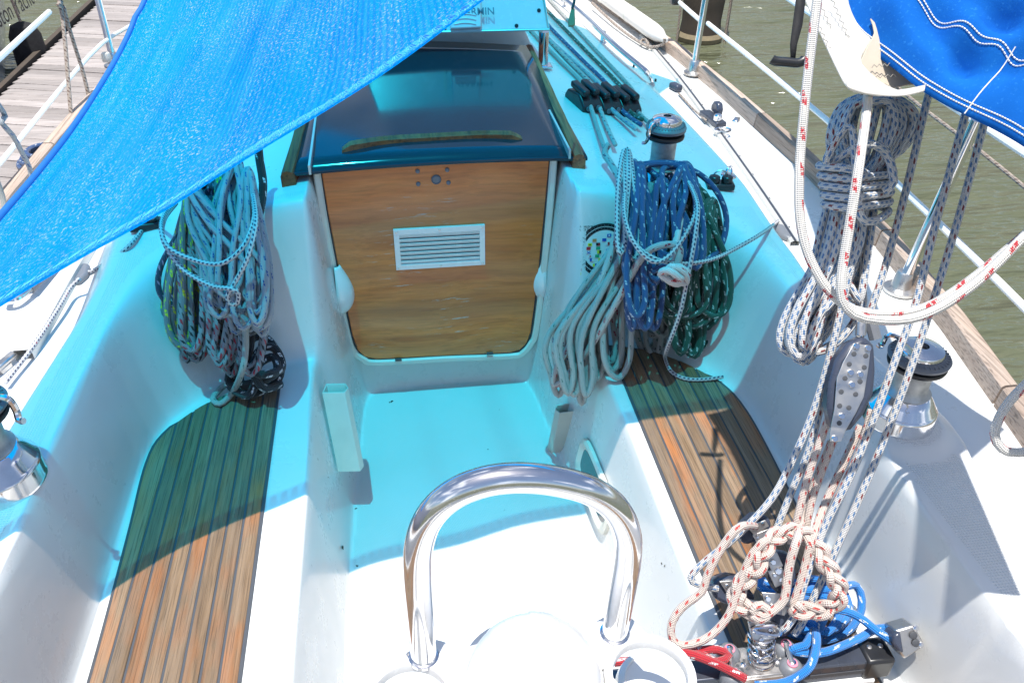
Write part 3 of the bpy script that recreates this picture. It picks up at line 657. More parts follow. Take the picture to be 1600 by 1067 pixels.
# ------------------------------------------------------------------ sliding hatch
hA, hB = at(440, 272, z=.925), at(917, 246, z=.925); hC, hD = at(822, 73, z=1.0), at(506, 66, z=1.0)
hatch = thing('sliding_hatch', 'dark tinted sliding hatch reflecting the sky above the companionway', 'hatch', ((hA+hB)/2))
g = []; N1, N2 = 12, 10
for i in range(N1+1):
    t = i/N1; a = hA+(hD-hA)*t; b_ = hB+(hC-hB)*t; row = []
    for j in range(N2+1):
        s = j/N2; p = a+(b_-a)*s; row.append((p[0], p[1], p[2]+.013*(1-(2*s-1)**2)*(1-.3*t)-.002))
    g.append(row)
MB().grid(g).build('acrylic_pane', M['acrylic'], hatch, solid=.012)
lip = [Vector(g[0][j])+Vector((0, -.004, -.001)) for j in range(N2+1)]
MB().tube(lip, .0070, 8).build('front_lip', M['acrylic'], hatch)
hp = [Vector(at(px, py, z=.955)) for px, py in ((534, 230), (600, 220), (680, 215), (760, 211), (815, 212))]
hg = []
for i, p in enumerate(spline(hp, .02)):
    p = Vector(p); k = min(i, len(spline(hp, .02))-1-i); h = .024*min(1, .3+k*.35)
    hg.append([p+Vector((0, y, z))+Vector((0, 0, -.012)) for y, z in ((-.020, 0), (-.018, h*.8), (-.008, h), (.010, h), (.02, h*.6), (.022, 0))])
MB().grid(hg).build('grab_handle', M['railwood'], hatch)
def slide(pa, pb, label):
    t = thing('hatch_slide_rail', label, 'hatch rail', (pa+pb)/2, 'wooden rails either side of the hatch')
    a, b_ = Vector(pa), Vector(pb); g = []
    for i in range(15):
        c = a+(b_-a)*(i/14); k = 1+.04*math.sin(i*1.7)
        g.append([c+Vector((x*k, 0, z)) for x, z in ((-.021, -.055), (-.021, .0), (-.015, .012), (.0, .017), (.015, .012), (.022, -.002), (.023, -.055))])
    m_ = MB().grid(g); m_.f.append([6, 5, 4, 3, 2, 1, 0]); m_.uv.append([(0, 0)]*7); m_.f.append([14*7+i for i in range(7)]); m_.uv.append([(0, 0)]*7)
    m_.build('rail', M['railwood'], t)
    MB().box(a+(b_-a)*.5+Vector((-.032 if pa[0] > 0 else .032, 0, -.012)), (.007, (b_-a).length, .03)).build('runner', M['alu'], t)
slide(at(449, 276, z=.925), at(508, 70, z=.985), 'peeling wooden rail left of the dark hatch, half under the blue sail')
slide(at(905, 249, z=.925), at(826, 76, z=.985), 'peeling wooden rail right of the dark hatch, beside the rope clutches')
# hatch garage and the instrument box on legs
ga, gb = at(500, 66, z=.99), at(832, 70, z=.99)
gar = thing('hatch_garage', 'pale moulded hatch garage ahead of the dark sliding hatch', 'hatch garage', (ga+gb)/2)
g = []
for dy, z in ((.0, .93), (.0, .995), (.006, 1.03), (.025, 1.045), (.10, 1.055), (.75, 1.06), (1.15, 1.05), (1.2, .93)):
    row = []
    for s in np.linspace(0, 1, 22):
        x = ga[0]-.03+(gb[0]-ga[0]+.06)*s; e = min(s, 1-s)*(gb[0]-ga[0]); k = min(1, (e/.07))**.5 if e < .07 else 1
        row.append((x, ga[1]+.02+dy, .93+(z-.93)*k+.015*(1-(2*s-1)**2)*(z > .99)))
    g.append(row)
MB().grid(g).build('garage_shell', M['gel'], gar)
PY = 3.46
def pp(px, py, lean=.55):  # tilted front face of the box
    r = ray(px, py); z0 = float(at(858, 48, y=PY)[2]); t = (PY+lean*(CAM[2]-z0))/(r[1]-lean*r[2]); return Vector(CAM+t*r)
pod = thing('instrument_box', 'white instrument box with a plastic cover raised on legs over the cabin top', 'instrument box', pp(700, 46))
bl, br, trr, tl = pp(560, 54), pp(858, 47), pp(840, -60), pp(566, -54); bk = Vector((0, .22, -.02))
MB().hexa([bl, br, br+bk, bl+bk, tl, trr, trr+bk, tl+bk]).build('housing', M['whiteplastic'], pod, bevel=.008)
nf = (br-bl).cross(tl-bl).normalized(); nf = nf if nf.y < 0 else -nf
rim = MB().tube([p+nf*.003 for p in (bl+(tl-bl)*.0, br, trr)], .006, 6); rim.build('edge_trim', M['alu'], pod)
def podquad(p4, off, th):
    q_ = [pp(*p)+nf*off for p in p4]; return MB().hexa(q_[:2]+[q_[1]-nf*0, q_[0]-nf*0]) if False else MB().hexa([q_[0], q_[1], q_[1]+nf*th, q_[0]+nf*th, q_[3], q_[2], q_[2]+nf*th, q_[3]+nf*th])
podquad([(703, 48), (752, 46), (750, -40), (702, -38)], .001, .022).build('display_cover', M['whiteplastic'], pod, bevel=.006)
podquad([(690, 50), (694, 50), (694, -30), (690, -30)], .001, .006).build('side_clip', M['cream'], pod)
for yy in (34, 41, 27): 
    MB().tube([pp(709+s*34, yy-1.2*math.sin(math.pi*s)*2)+nf*.024 for s in np.linspace(0, 1, 9)], .003, 6).build('grip_ridge', M['whiteplastic'], pod)
pr = Matrix(((br-bl).normalized(), nf.cross((br-bl).normalized()), nf)).transposed()
text('lettering', 'GARMIN', .040, M['textgrey'], pod, pp(713.5, 27)+nf*.0235, pr, bold=True)
for p in ((842, 17), (807, 41), (694.5, 45.5)): screw(pp(*p)+nf*.001, nf, .008, pod, m='black')
for px in (850, 575):
    a = Vector(at(px, 50, y=PY+.07)); zb = hz(a.x, a.y); MB().tube([(a.x, a.y, zb), (a.x, a.y, a.z-.0)], .021, 14).build('leg', M['chrome'], pod); MB().box((a.x, a.y, zb+.006), (.075, .06, .012)).build('foot', M['chrome'], pod, bevel=.004)

# ------------------------------------------------------------------ winches
def winch(loc, Rb, H, label, arm=0.0, group=None, name='winch'):
    t = thing(name, label, 'winch', loc, group); c = Vector(loc)
    MB().lathe(c, [(Rb*1.02, 0), (Rb*1.02, H*.03), (Rb, H*.05), (Rb, H*.17), (Rb*.985, H*.19), (Rb*.96, H*.20), (Rb*.93, H*.215), (Rb*.80, H*.30), (Rb*.66, H*.37), (Rb*.60, H*.385)], n=48).build('base', M['chrome'], t)
    MB().lathe(c, [(Rb*.64, H*.385), (Rb*.66, H*.40), (Rb*.56, H*.44), (Rb*.52, H*.50), (Rb*.53, H*.70), (Rb*.58, H*.735)], n=40).build('drum', M['drum'], t)
    MB().lathe(c, [(Rb*.5, H*.735), (Rb*.80, H*.745), (Rb*.82, H*.77), (Rb*.80, H*.79), (Rb*.60, H*.80)], n=40).build('lower_jaw', M['black'], t)
    rb = MB().lathe(c, [(Rb*.58, H*.815), (Rb*.84, H*.83), (Rb*.86, H*.86), (Rb*.80, H*.885), (Rb*.66, H*.90)], n=40); rb.build('upper_jaw', M['grey'], t)
    th = MB()
    for k in range(36):
        a = 2*math.pi*k/36; th.box(c+Vector((math.cos(a)*Rb*.735, math.sin(a)*Rb*.735, H*.893)), (Rb*.12, Rb*.035, H*.012), rz(a))
    stuff(th.build('jaw_ribs', M['grey'], t))
    MB().lathe(c, [(Rb*.62, H*.89), (Rb*.64, H*.925), (Rb*.60, H*.955), (Rb*.42, H*.975), (Rb*.24, H*.985), (Rb*.17, H*.985), (Rb*.16, H*.92), (Rb*.02, H*.92)], n=40).build('cap', M['chrome'], t)
    MB().lathe(c, [(Rb*.155, H*.921), (Rb*.15, H*.935), (Rb*.01, H*.935)], n=8).build('handle_socket', M['black'], t)
    d = Vector((math.cos(arm), math.sin(arm), 0)); o = d.cross(Vector((0, 0, 1)))
    MB().tube(spline([c+d*Rb*.45+Vector((0, 0, H*.965)), c+d*Rb*.75+Vector((0, 0, H*.96)), c+d*Rb*1.0+Vector((0, 0, H*.93)), c+d*Rb*1.06+Vector((0, 0, H*.80)), c+d*Rb*1.10+o*Rb*.10+Vector((0, 0, H*.74)), c+d*Rb*1.22+o*Rb*.14+Vector((0, 0, H*.74))], .006), Rb*.075, 8).build('feeder_arm', M['chrome'], t)
    return t
wr = at(1402, 652, z=.765); winch((wr[0], wr[1], hz(wr[0], wr[1])), .077, .205, 'large chrome winch on the coaming beside the water, behind the mainsheet', arm=2.2, group='chrome winches')
wl = at(-2, 752, z=.745); winch((wl[0], wl[1], hz(wl[0], wl[1])), .092, .235, 'large chrome winch on the jetty side coaming cut off by the left edge', arm=-.10, group='chrome winches')
wc = at(1030, 288, z=.865); wcz = hz(wc[0], wc[1]); winch((wc[0], wc[1], wcz), .074, .285, 'chrome cabin top winch draped with the blue and green rope coils', arm=-2.6, group='chrome winches')
wk = at(330, 322, z=.865); wkz = hz(wk[0], wk[1]); winch((wk[0], wk[1], wkz), .072, .17, 'chrome cabin top winch half hidden by the blue sail and yellow flecked rope', arm=-2.6, group='chrome winches')

# ------------------------------------------------------------------ rope clutches and the lines led aft
ca_, cb_ = athf(905, 172), athf(998, 182); cdir = Vector(cb_-ca_); cdir.z = 0; clen = cdir.length; cdir.normalize(); cang = math.atan2(cdir.y, cdir.x)
cnames = ['leftmost black rope clutch nearest the hatch rail', 'middle black rope clutch of the row of three', 'right hand black rope clutch with the green rope running through it']
for k in range(3):
    c = Vector(ca_)+cdir*clen*(k+.5)/3; c.z = hz(c.x, c.y)-.002; rr = rz(cang); fw_ = rr@Vector((0, 1, 0)); c = c+fw_*.05
    t = thing('rope_clutch', cnames[k], 'rope clutch', c, 'black rope clutches ahead of the cabin winch')
    wd = clen/3*.94
    sec = [(-.075, 0), (.085, 0), (.085, .035), (.06, .062), (-.03, .068), (-.06, .045), (-.078, .028)]
    f_ = Matrix((fw_, Vector((0, 0, 1)), fw_.cross(Vector((0, 0, 1))))).transposed()
    MB().prism(sec, wd, c-(fw_.cross(Vector((0, 0, 1))))*(wd/2), f_).build('clutch_body', M['black'], t, bevel=.007)
    for s in (-1, 1):
        MB().box(c+rr@Vector((s*wd*.25, -.005, .078)), (wd*.36, .115, .026), rr@Matrix.Rotation(.10, 3, 'X')).build('lever', M['black'], t, bevel=.008)
        MB().lathe(c+rr@Vector((s*wd*.25, -.079, .022)), [(.0095, 0), (.0095, .004), (.006, .004)], frame(-fw_), 12).build('rope_hole', M['grey'], t)
# lines (forward of the clutches to the mast foot, aft to the winch)
def hfpath(pts, up=.012):
    out = []
    for p in pts:
        q_ = athf(*p[:2]); q_ = np.array([q_[0], q_[1], hz(q_[0], q_[1])+up+(p[2] if len(p) > 2 else 0)]); out.append(q_)
    return out
cl = [('rope_plain', 'pale grey control line nearest the hatch rail', (838, 62), (912, 138), (921, 172), (945, 250)),
      ('rope_wine', 'white line with dark flecks running beside the pale grey line', (848, 56), (924, 138), (934, 172), (960, 240)),
      ('rope_bluefleck', 'white line with blue flecks led through the middle clutch', (858, 66), (938, 140), (950, 174), (992, 215)),
      ('rope_blue', 'blue line led through the middle clutch to the winch', (862, 50), (953, 142), (966, 176), (1000, 208)),
      ('rope_green', 'dark green line led through the right hand clutch', (858, 24), (973, 144), (980, 178), (1002, 200)),
      ('rope_greenfleck', 'grey line with green flecks outermost of the led lines', (862, 8), (988, 146), (994, 180), (1012, 204))]
for mk_, lb, a, b_, c, d in cl:
    pts = hfpath([(a[0]-14, a[1]-18), a, ((a[0]+b_[0])/2, (a[1]+b_[1])/2), b_, (c[0], c[1], .012), ((c[0]+d[0])/2, (c[1]+d[1])/2, .01), (d[0], d[1], .02)])
    tag(rope('control_line', pts, .0085, M[mk_]), lb, 'rope', 'lines led aft along the cabin top')
# ------------------------------------------------------------------ rope coils
def lerp(a, b_, t): return a+(b_-a)*t
def hank(name, mat, r, loops, label, dep, jit=5, step=.014, seed=1, lay=.10, group='rope coils hanging in the cockpit', n=9, extra=None):
    """one continuous rope wound in hanging loops. loops: (top x, y, bottom x, y, half width, count)
    dep: how far ahead the loops hang, as y at the top and y at the bottom"""
    q_ = random.Random(seed); path = []; y0, y1 = dep; ytop = min(l[1] for l in loops); ybot = max(l[3] for l in loops)
    for tx, ty, bx, by, hw, cnt in loops:
        for k in range(cnt):
            L_ = q_.uniform(0, lay); sw = q_.uniform(-1, 1)
            ex, ey = bx+q_.uniform(-hw, hw)*1.0, by+q_.uniform(-jit*3.5, jit*2)
            w_ = max(3.5, hw*q_.uniform(.25, .75)); tX, tY = tx+q_.uniform(-jit, jit)*1.3, ty+q_.uniform(-jit, jit)*.8
            bow = q_.uniform(-jit, jit)
            seq = [(tX-3, tY, 0), (lerp(tX, ex-w_, .35)-bow-hw*.25, lerp(tY, ey, .28), 0), (ex-w_+bow*.6, lerp(tY, ey, .66), .3), (ex-w_*.95, lerp(tY, ey, .9), .6), (ex, ey, 1), (ex+w_*.95, lerp(tY, ey, .9), .6),
                   (ex+w_+bow*.6, lerp(tY, ey, .62), .3), (lerp(tX, ex+w_, .35)+bow+hw*.25, lerp(tY, ey, .26), 0), (tX+3, tY-1, 0)]
            for x, y, b_ in seq:
                t = min(1, max(0, (y-ytop)/(ybot-ytop))); d = lerp(y0, y1, t**.7)-L_-q_.uniform(0, .008)
                path.append(at(x+q_.uniform(-1.5, 1.5), y, y=d))
    if extra: path += extra
    o = rope(name, path, r, M[mat], step, n); return tag(o, label, 'rope coil', group)
def run(name, mat, r, pts, label, cat='rope', group=None, step=.012, n=10):
    """pts: (px, py, kind, value) measured points on known planes"""
    P = []
    for p in pts:
        k = {p[2]: p[3]} if p[2] != 'h' else None
        if k: P.append(at(p[0], p[1], **k))
        else: q_ = athf(p[0], p[1]); P.append(np.array([q_[0], q_[1], q_[2]])+np.array(hfn(q_[0], q_[1]))*(r+p[3]))
    return tag(rope(name, P, r, M[mat], step, n), label, cat, group)
# left hand side
hank('rope_coil', 'rope_navy', .0085, [(335, 290, 325, 470, 45, 9)], 'dark navy rope coil with pink flecks at the back of the left bunch', (2.40, 2.20), seed=3, lay=.05)
hank('rope_coil', 'rope_yellow', .0092, [(300, 300, 292, 545, 28, 9), (348, 270, 365, 525, 28, 8)], 'grey rope coil with bright yellow flecks', (2.40, 2.13), seed=5, lay=.10)
hank('rope_coil', 'rope_redblack', .0085, [(300, 330, 318, 562, 32, 8), (320, 340, 370, 578, 28, 8)], 'dark rope coil with red flecks under the yellow flecked one', (2.36, 2.08), seed=8, lay=.10)
hank('rope_coil', 'rope_bluefleck', .0074, [(294, 290, 372, 495, 32, 12), (366, 258, 366, 468, 32, 13), (384, 275, 388, 520, 22, 8), (390, 300, 424, 515, 14, 4)], 'thick pale rope coil with small blue flecks heaped over the left bunch', (2.36, 2.02), seed=11, lay=.12)
run('rope_coil', 'rope_black', .0125, [(402, 205, 'y', 2.44), (405, 245, 'y', 2.42), (411, 290, 'y', 2.36), (405, 335, 'y', 2.30), (392, 370, 'y', 2.25), (388, 450, 'y', 2.16), (392, 520, 'y', 2.10), (385, 560, 'y', 2.03), (362, 588, 'z', .47), (372, 612, 'z', .455), (405, 612, 'z', .455), (435, 592, 'z', .47), (437, 560, 'z', .50), (418, 530, 'z', .54), (396, 528, 'z', .55), (380, 560, 'z', .52), (376, 598, 'z', .48), (402, 596, 'z', .50), (432, 582, 'z', .52), (428, 558, 'z', .54), (404, 570, 'z', .53), (398, 602, 'z', .50), (385, 618, 'z', .47), (358, 600, 'z', .47), (368, 572, 'z', .52), (408, 585, 'z', .54), (440, 575, 'z', .52), (430, 545, 'z', .56), (408, 545, 'z', .56), (395, 575, 'z', .55), (412, 606, 'z', .49), (438, 600, 'z', .46)], 'black rope with white flecks piled on the front of the left seat', 'rope coil', 'rope coils hanging in the cockpit')
run('loose_rope', 'rope_plain', .009, [(382, 480, 'y', 2.0), (384, 540, 'y', 1.98), (378, 580, 'y', 1.95), (362, 615, 'z', .45), (343, 631, 'z', .44), (333, 622, 'z', .44), (345, 607, 'z', .44), (362, 590, 'z', .47), (350, 572, 'z', .50), (348, 548, 'y', 2.02), (356, 500, 'y', 2.05)], 'pale grey rope bight touching the front of the left teak seat', 'rope')
run('furling_line', 'cord', .0062, [(130, 432, 'h', .01), (150, 424, 'h', .0), (200, 392, 'h', .004), (236, 352, 'h', .01), (262, 322, 'y', 2.28), (252, 352, 'y', 2.10), (262, 385, 'y', 2.02), (300, 405, 'y', 1.98), (345, 412, 'y', 1.94), (380, 385, 'y', 1.96), (397, 340, 'y', 2.05), (394, 300, 'y', 2.16), (400, 345, 'y', 2.0), (388, 400, 'y', 1.93), (368, 440, 'y', 1.92), (361, 452, 'y', 1.91), (355, 464, 'y', 1.91), (361, 476, 'y', 1.91), (371, 472, 'y', 1.905), (372, 458, 'y', 1.90), (362, 451, 'y', 1.90), (330, 446, 'y', 1.94), (285, 420, 'y', 2.0), (256, 378, 'y', 2.06), (256, 345, 'y', 2.14), (275, 318, 'y', 2.28)], 'thin white and navy furling cord looped across the left rope bunch', 'cord')
run('furling_line', 'cord', .0062, [(124, 436, 'z', .72), (110, 450, 'z', .70), (94, 477, 'z', .695), (77, 504, 'z', .69), (52, 541, 'z', .685), (23, 579, 'z', .68), (8, 598, 'z', .68)], 'thin white and red cord running aft along the jetty side deck', 'cord')
# right hand side
hank('rope_coil', 'rope_greenfleck', .0095, [(1080, 330, 1066, 520, 46, 9), (1075, 340, 1035, 548, 26, 5)], 'grey rope coil with green flecks hanging behind the green coil', (2.34, 2.12), seed=21, lay=.04)
hank('rope_coil', 'rope_green', .0092, [(1085, 300, 1080, 510, 46, 14), (1110, 320, 1085, 552, 28, 6)], 'dark green rope coil with white flecks', (2.34, 2.06), seed=23, lay=.10)
hank('rope_coil', 'rope_wine', .0090, [(1018, 300, 928, 580, 28, 7), (1012, 330, 898, 605, 22, 5)], 'white rope coil with wine red flecks hanging down towards the footwell', (2.34, 2.08), seed=27, lay=.06)
hank('rope_coil', 'rope_plain', .0095, [(1018, 300, 936, 588, 30, 8), (1014, 330, 895, 628, 22, 7)], 'pale grey green rope coil hanging over the cream bracket', (2.32, 2.02), seed=29, lay=.10)
hank('rope_coil', 'rope_blue', .0092, [(1000, 268, 1003, 508, 22, 8), (1070, 262, 1058, 415, 30, 8), (992, 262, 1012, 450, 30, 6), (1032, 288, 1030, 430, 26, 6)], 'bright blue rope coil with white flecks hung over the cabin top winch', (2.38, 2.00), seed=31, lay=.12,
     extra=[at(*p, y=d) for p, d in (((1040, 262), 2.3), ((1085, 268), 2.30), ((1120, 300), 2.25), ((1135, 345), 2.20), ((1122, 392), 2.12), ((1085, 412), 2.06), ((1040, 415), 2.0), ((1018, 425), 1.98))])
hank('rope_coil', 'cord', .0075, [(980, 240, 985, 400, 16, 2)], 'thin dark flecked cord looped at the left of the blue coil', (2.34, 2.05), seed=37, lay=.03)
run('loose_rope', 'rope_wine', .0105, [(952, 225, 'y', 2.56), (945, 240, 'y', 2.54), (958, 262, 'y', 2.45), (975, 300, 'y', 2.3), (968, 350, 'y', 2.18), (950, 410, 'y', 2.1), (920, 480, 'y', 2.05), (890, 540, 'y', 2.03), (868, 580, 'y', 2.02), (866, 600, 'y', 2.01), (884, 590, 'y', 2.0), (930, 530, 'y', 2.0), (965, 470, 'y', 2.0), (1010, 395, 'y', 1.98), (1060, 385, 'y', 1.96), (1055, 425, 'y', 1.93)], 'white rope with wine flecks crossing in front of the race signal sticker')
kp = [(1045, 424, 'y', 1.93), (1060, 420, 'y', 1.91), (1070, 430, 'y', 1.90), (1058, 440, 'y', 1.91), (1044, 432, 'y', 1.90), (1050, 420, 'y', 1.885), (1064, 426, 'y', 1.88), (1068, 438, 'y', 1.89), (1050, 436, 'y', 1.88), (1038, 428, 'y', 1.90), (1048, 424, 'y', 1.875), (1062, 434, 'y', 1.87), (1050, 412, 'y', 1.95), (1062, 350, 'y', 2.1), (1072, 280, 'y', 2.3)]
kp = [((x-1056)*1.35+1056, (y-429)*1.35+429, c, v) if y > 411 and i < 12 else (x, y, c, v) for i, (x, y, c, v) in enumerate(kp)]
run('knotted_rope', 'rope_red', .0100, kp, 'white rope end with red flecks tied in a stopper knot on the blue coil')
run('furling_line', 'cord', .0062, [(1214, 352, 'h', .01), (1190, 365, 'y', 2.16), (1150, 388, 'y', 2.08), (1110, 406, 'y', 2.0), (1060, 412, 'y', 1.95), (1015, 400, 'y', 1.95), (985, 370, 'y', 2.02), (974, 330, 'y', 2.1), (980, 270, 'y', 2.28), (975, 330, 'y', 2.08), (990, 378, 'y', 1.98), (1018, 408, 'y', 1.93), (1045, 400, 'y', 1.94), (1075, 360, 'y', 1.98), (1088, 320, 'y', 2.06), (1076, 285, 'y', 2.2), (1090, 320, 'y', 2.04), (1086, 370, 'y', 1.95), (1075, 430, 'y', 1.90), (1062, 490, 'y', 1.88), (1042, 545, 'y', 1.90), (1038, 570, 'h', .02), (1048, 588, 'h', .012), (1070, 599, 'h', .012), (1100, 600, 'h', .012), (1132, 597, 'h', .02)], 'thin white and navy cord crossing the blue coil and trailing on the right seat', 'cord')

# ------------------------------------------------------------------ mainsheet tackle
D1 = 1.6
def dd(y): return lerp(1.60, 1.68, min(1, max(0, (y-500)/500)))
def sheet(pts, label, mat='rope_main', r=.0075, off=0, name='mainsheet_fall', group='mainsheet falls from the traveller to the boom'):
    P = [at(p[0], p[1], d=(p[2] if len(p) > 2 else dd(p[1]))+off) for p in pts]
    return tag(rope(name, P, r, M[mat], .014, 10), label, 'rope', group)
sheet([(1402, 120), (1395, 150), (1352, 330), (1322, 450), (1300, 545), (1272, 640), (1240, 715), (1205, 780), (1150, 838), (1105, 874), (1082, 896), (1082, 908), (1098, 914), (1122, 920)], 'mainsheet fall bending furthest left to the low grey block', off=.03)
sheet([(1385, 120), (1376, 150), (1345, 280), (1322, 420), (1298, 560), (1268, 690), (1236, 770), (1214, 825), (1206, 850)], 'mainsheet fall reaching down to the upper left block', off=.05)
sheet([(1462, 110), (1448, 160), (1415, 300), (1388, 400), (1362, 480), (1342, 530)], 'mainsheet fall ending at the drilled steel plate block', off=.04)
sheet([(1516, 150), (1503, 200), (1462, 350), (1432, 470), (1400, 560), (1365, 655), (1328, 745), (1290, 820), (1262, 895), (1240, 965), (1222, 985)], 'mainsheet fall passing just right of the drilled steel plate', off=-.02)
sheet([(1548, 150), (1536, 200), (1495, 350), (1455, 480), (1418, 590), (1380, 690), (1342, 780), (1305, 860), (1275, 925), (1255, 970), (1240, 992)], 'rightmost mainsheet fall crossing in front of the chrome winch', off=.0)
sheet([(1318, 600), (1300, 640), (1276, 705), (1258, 760), (1246, 810), (1236, 850)], 'cream rope with red dots running down beside the mainsheet', 'rope_daisy', .0078, .02, 'purchase_line', 'red dotted purchase lines')
sheet([(1335, 600), (1316, 650), (1292, 715), (1272, 770), (1262, 812), (1256, 850)], 'second red dotted rope, nearer the steel plate block', 'rope_daisy', .0078, .03, 'purchase_line', 'red dotted purchase lines')
sheet([(1362, 640), (1345, 700), (1318, 760), (1292, 815), (1262, 880), (1245, 905)], 'red dotted rope showing between the two right falls', 'rope_daisy', .0078, .05, 'purchase_line', 'red dotted purchase lines')
# mainsheet hank
q_ = random.Random(5); path = []
P2 = lambda x, y, o=0: path.append(at(x, y, d=D1+o))
for k in range(15):
    o = .02+q_.uniform(0, .12); s = (k-7)/7; bx = 1278+q_.uniform(-16, 32); by = 572-abs(k-3)*9+q_.uniform(-9, 5); wv = q_.uniform(22, 44)
    xl = 1290+s*8; 
    P2(1322+s*22, 290, o); P2(1296+s*22, 400, o); P2(bx-wv+4, 500, o); P2(bx-wv+2, 545, o); P2(bx-8, by, o); P2(bx+wv-14, by-32, o); P2(bx+wv+2, 470, o); P2(1338+s*20, 380, o); P2(1346+s*20, 290, o)
    if k < 14:
        e_ = abs(s)*.75+.25
        P2(1358+e_*50, 235, o); P2(1368+e_*64, 190, o); P2(1372+e_*40, 160, o*.8); P2(1364, 150+k, o*.7); P2(1350-e_*34, 166, o); P2(1336-e_*42+q_.uniform(-5, 5), 215, o)
for k in range(5):                                             # frapping turns
    y = 262+k*15; hw = 56-k*2
    P2(1336, y+4, -.035); P2(1336-hw, y-3, .03); P2(1345, y-8, .13); P2(1340+hw, y+8, .05); P2(1345, y+16, -.035)
P2(1330, 200, -.03); P2(1292, 248, -.01); P2(1300, 255, 0); P2(1350, 225, -.045); P2(1385, 240, -.03); P2(1396, 285, -.03); P2(1380, 300, -.02)
tag(rope('mainsheet_coil', path, .0081, M['rope_main'], .014, 10), 'large coil of blue flecked white mainsheet hanging wrapped beside the falls', 'rope coil')
# red flecked halyard bights
sheet([(1281, -30), (1272, 40), (1262, 120), (1254, 200), (1249, 270), (1250, 340), (1262, 395), (1288, 445), (1322, 478), (1360, 490), (1410, 490), (1460, 474), (1520, 435), (1580, 385), (1640, 335)], 'white rope with red flecks, the long bight hanging left of the coil', 'rope_red', .0080, -.22, 'hanging_halyard', 'red flecked ropes sagging across the right')
sheet([(1368, 90, 1.86), (1360, 135, 1.78), (1356, 152, 1.70), (1354, 175, 1.66), (1342, 260), (1326, 360), (1315, 430), (1316, 468), (1334, 491), (1370, 500), (1420, 499), (1470, 480), (1530, 438), (1590, 380), (1650, 322)], 'white rope with red flecks crossing in front of the mainsheet coil', 'rope_red', .0080, -.26, 'hanging_halyard', 'red flecked ropes sagging across the right')
sheet([(1650, 560), (1600, 603), (1568, 640), (1554, 678), (1566, 701), (1590, 707), (1650, 700)], 'loose bight of red flecked rope at the right edge of the picture', 'rope_red', .0080, -.22, 'hanging_halyard', 'red flecked ropes sagging across the right')

def pxf(d, tilt=0):
    """a frame facing back along the line of sight of the tackle"""
    return None
def plate(pts, d, th, name, m, parent, bevel=.0015, origin=None):
    P = [Vector(at(x, y, d=d)) for x, y in pts]; c = sum(P, Vector())/len(P); nn = Vector(RW@np.array([0, 0, 1.])).normalized()
    n = len(P); m_ = MB().add(P+[p+nn*th for p in P], [tuple(range(n)), tuple(reversed(range(n, 2*n)))]+[((i+1) % n, i, n+i, n+(i+1) % n) for i in range(n)])
    return m_.build(name, m, parent, bevel=bevel)
VN = Vector(RW@np.array([0, 0, -1.])).normalized()
def disc(px, py, d, r, name, m, parent, h=.002, n=16, prof_=None, ax=None):
    return MB().lathe(at(px, py, d=d), prof_ or [(r, -.001), (r, h*.6), (r*.8, h), (r*.01, h)], frame(ax or VN), n).build(name, m, parent)
# upper fiddle block
ub = thing('fiddle_block', 'long navy and drilled steel mainsheet block hanging in mid air', 'block', at(1335, 610, d=1.56))
oc = [(1326, 536), (1350, 524), (1368, 538), (1370, 580), (1367, 615), (1352, 648), (1332, 672), (1312, 676), (1300, 664), (1294, 635), (1297, 600), (1307, 562)]
plate(oc, 1.585, .040, 'cheek', M['blockgrey'], ub, .010)
sp = [(1334, 536), (1361, 540), (1358, 570), (1350, 620), (1338, 645), (1322, 672), (1314, 690), (1298, 690), (1297, 676), (1304, 640), (1308, 590), (1318, 565)]
plate(sp, 1.572, .004, 'steel_plate', M['steel'], ub, .001)
for p in ((1338, 541), (1356, 544), (1329, 582), (1344, 585), (1331, 601), (1315, 650), (1304, 685)): disc(*p, 1.571, .0062, 'rivet', M['chrome'], ub, .004, 14)
for p in ((1334.5, 553), (1353, 556), (1327, 569), (1350.5, 574), (1320.5, 591), (1344, 596), (1314.5, 612), (1337, 616), (1312, 634), (1326.5, 637), (1311.5, 661)): disc(*p, 1.5715, .0048, 'lightening_hole', M['caulk'], ub, .0006, 14)
MB().tube([at(1345, 524, d=1.60), at(1346, 503, d=1.60)], .010, 10).build('shackle', M['steel'], ub); MB().tube([at(1368, 530, d=1.62), at(1360, 500, d=1.62)], .012, 8).build('snap_pin', M['grey'], ub)
# lower cluster: bullet blocks, cam plates
def block(name, pts, d, label, plates=(), dots=(), group='low blocks of the mainsheet tackle'):
    c = at(sum(p[0] for p in pts)/len(pts), sum(p[1] for p in pts)/len(pts), d=d); t = thing(name, label, 'block', c, group)
    plate(pts, d, .045, 'cheek', M['blockgrey'], t, .008)
    for pl_ in plates: plate(pl_, d-.010, .006, 'steel_plate', M['steel'], t, .001)
    for x, y, r in dots: disc(x, y, d-.012, r, 'rivet', M['chrome'], t, .004)
    return t
block('low_block', [(1156, 838), (1160, 822), (1178, 806), (1196, 804), (1206, 814), (1206, 828), (1190, 842), (1170, 852), (1158, 848)], 1.70, 'small dark block at the upper left of the tackle heap', [[(1168, 822), (1196, 812), (1202, 822), (1178, 836)], [(1176, 836), (1200, 826), (1210, 852), (1192, 862)]], [(1178, 824, .006), (1192, 818, .004), (1183, 838, .003)])
block('low_block', [(1112, 920), (1120, 906), (1140, 901), (1158, 904), (1170, 918), (1182, 934), (1172, 952), (1150, 950), (1128, 942), (1114, 934)], 1.71, 'dark grey block lying leftmost over the teak slats', [[(1124, 908), (1148, 906), (1160, 920), (1156, 934), (1136, 926)]], [(1136, 915, .004), (1148, 918, .004), (1146, 926, .003)])
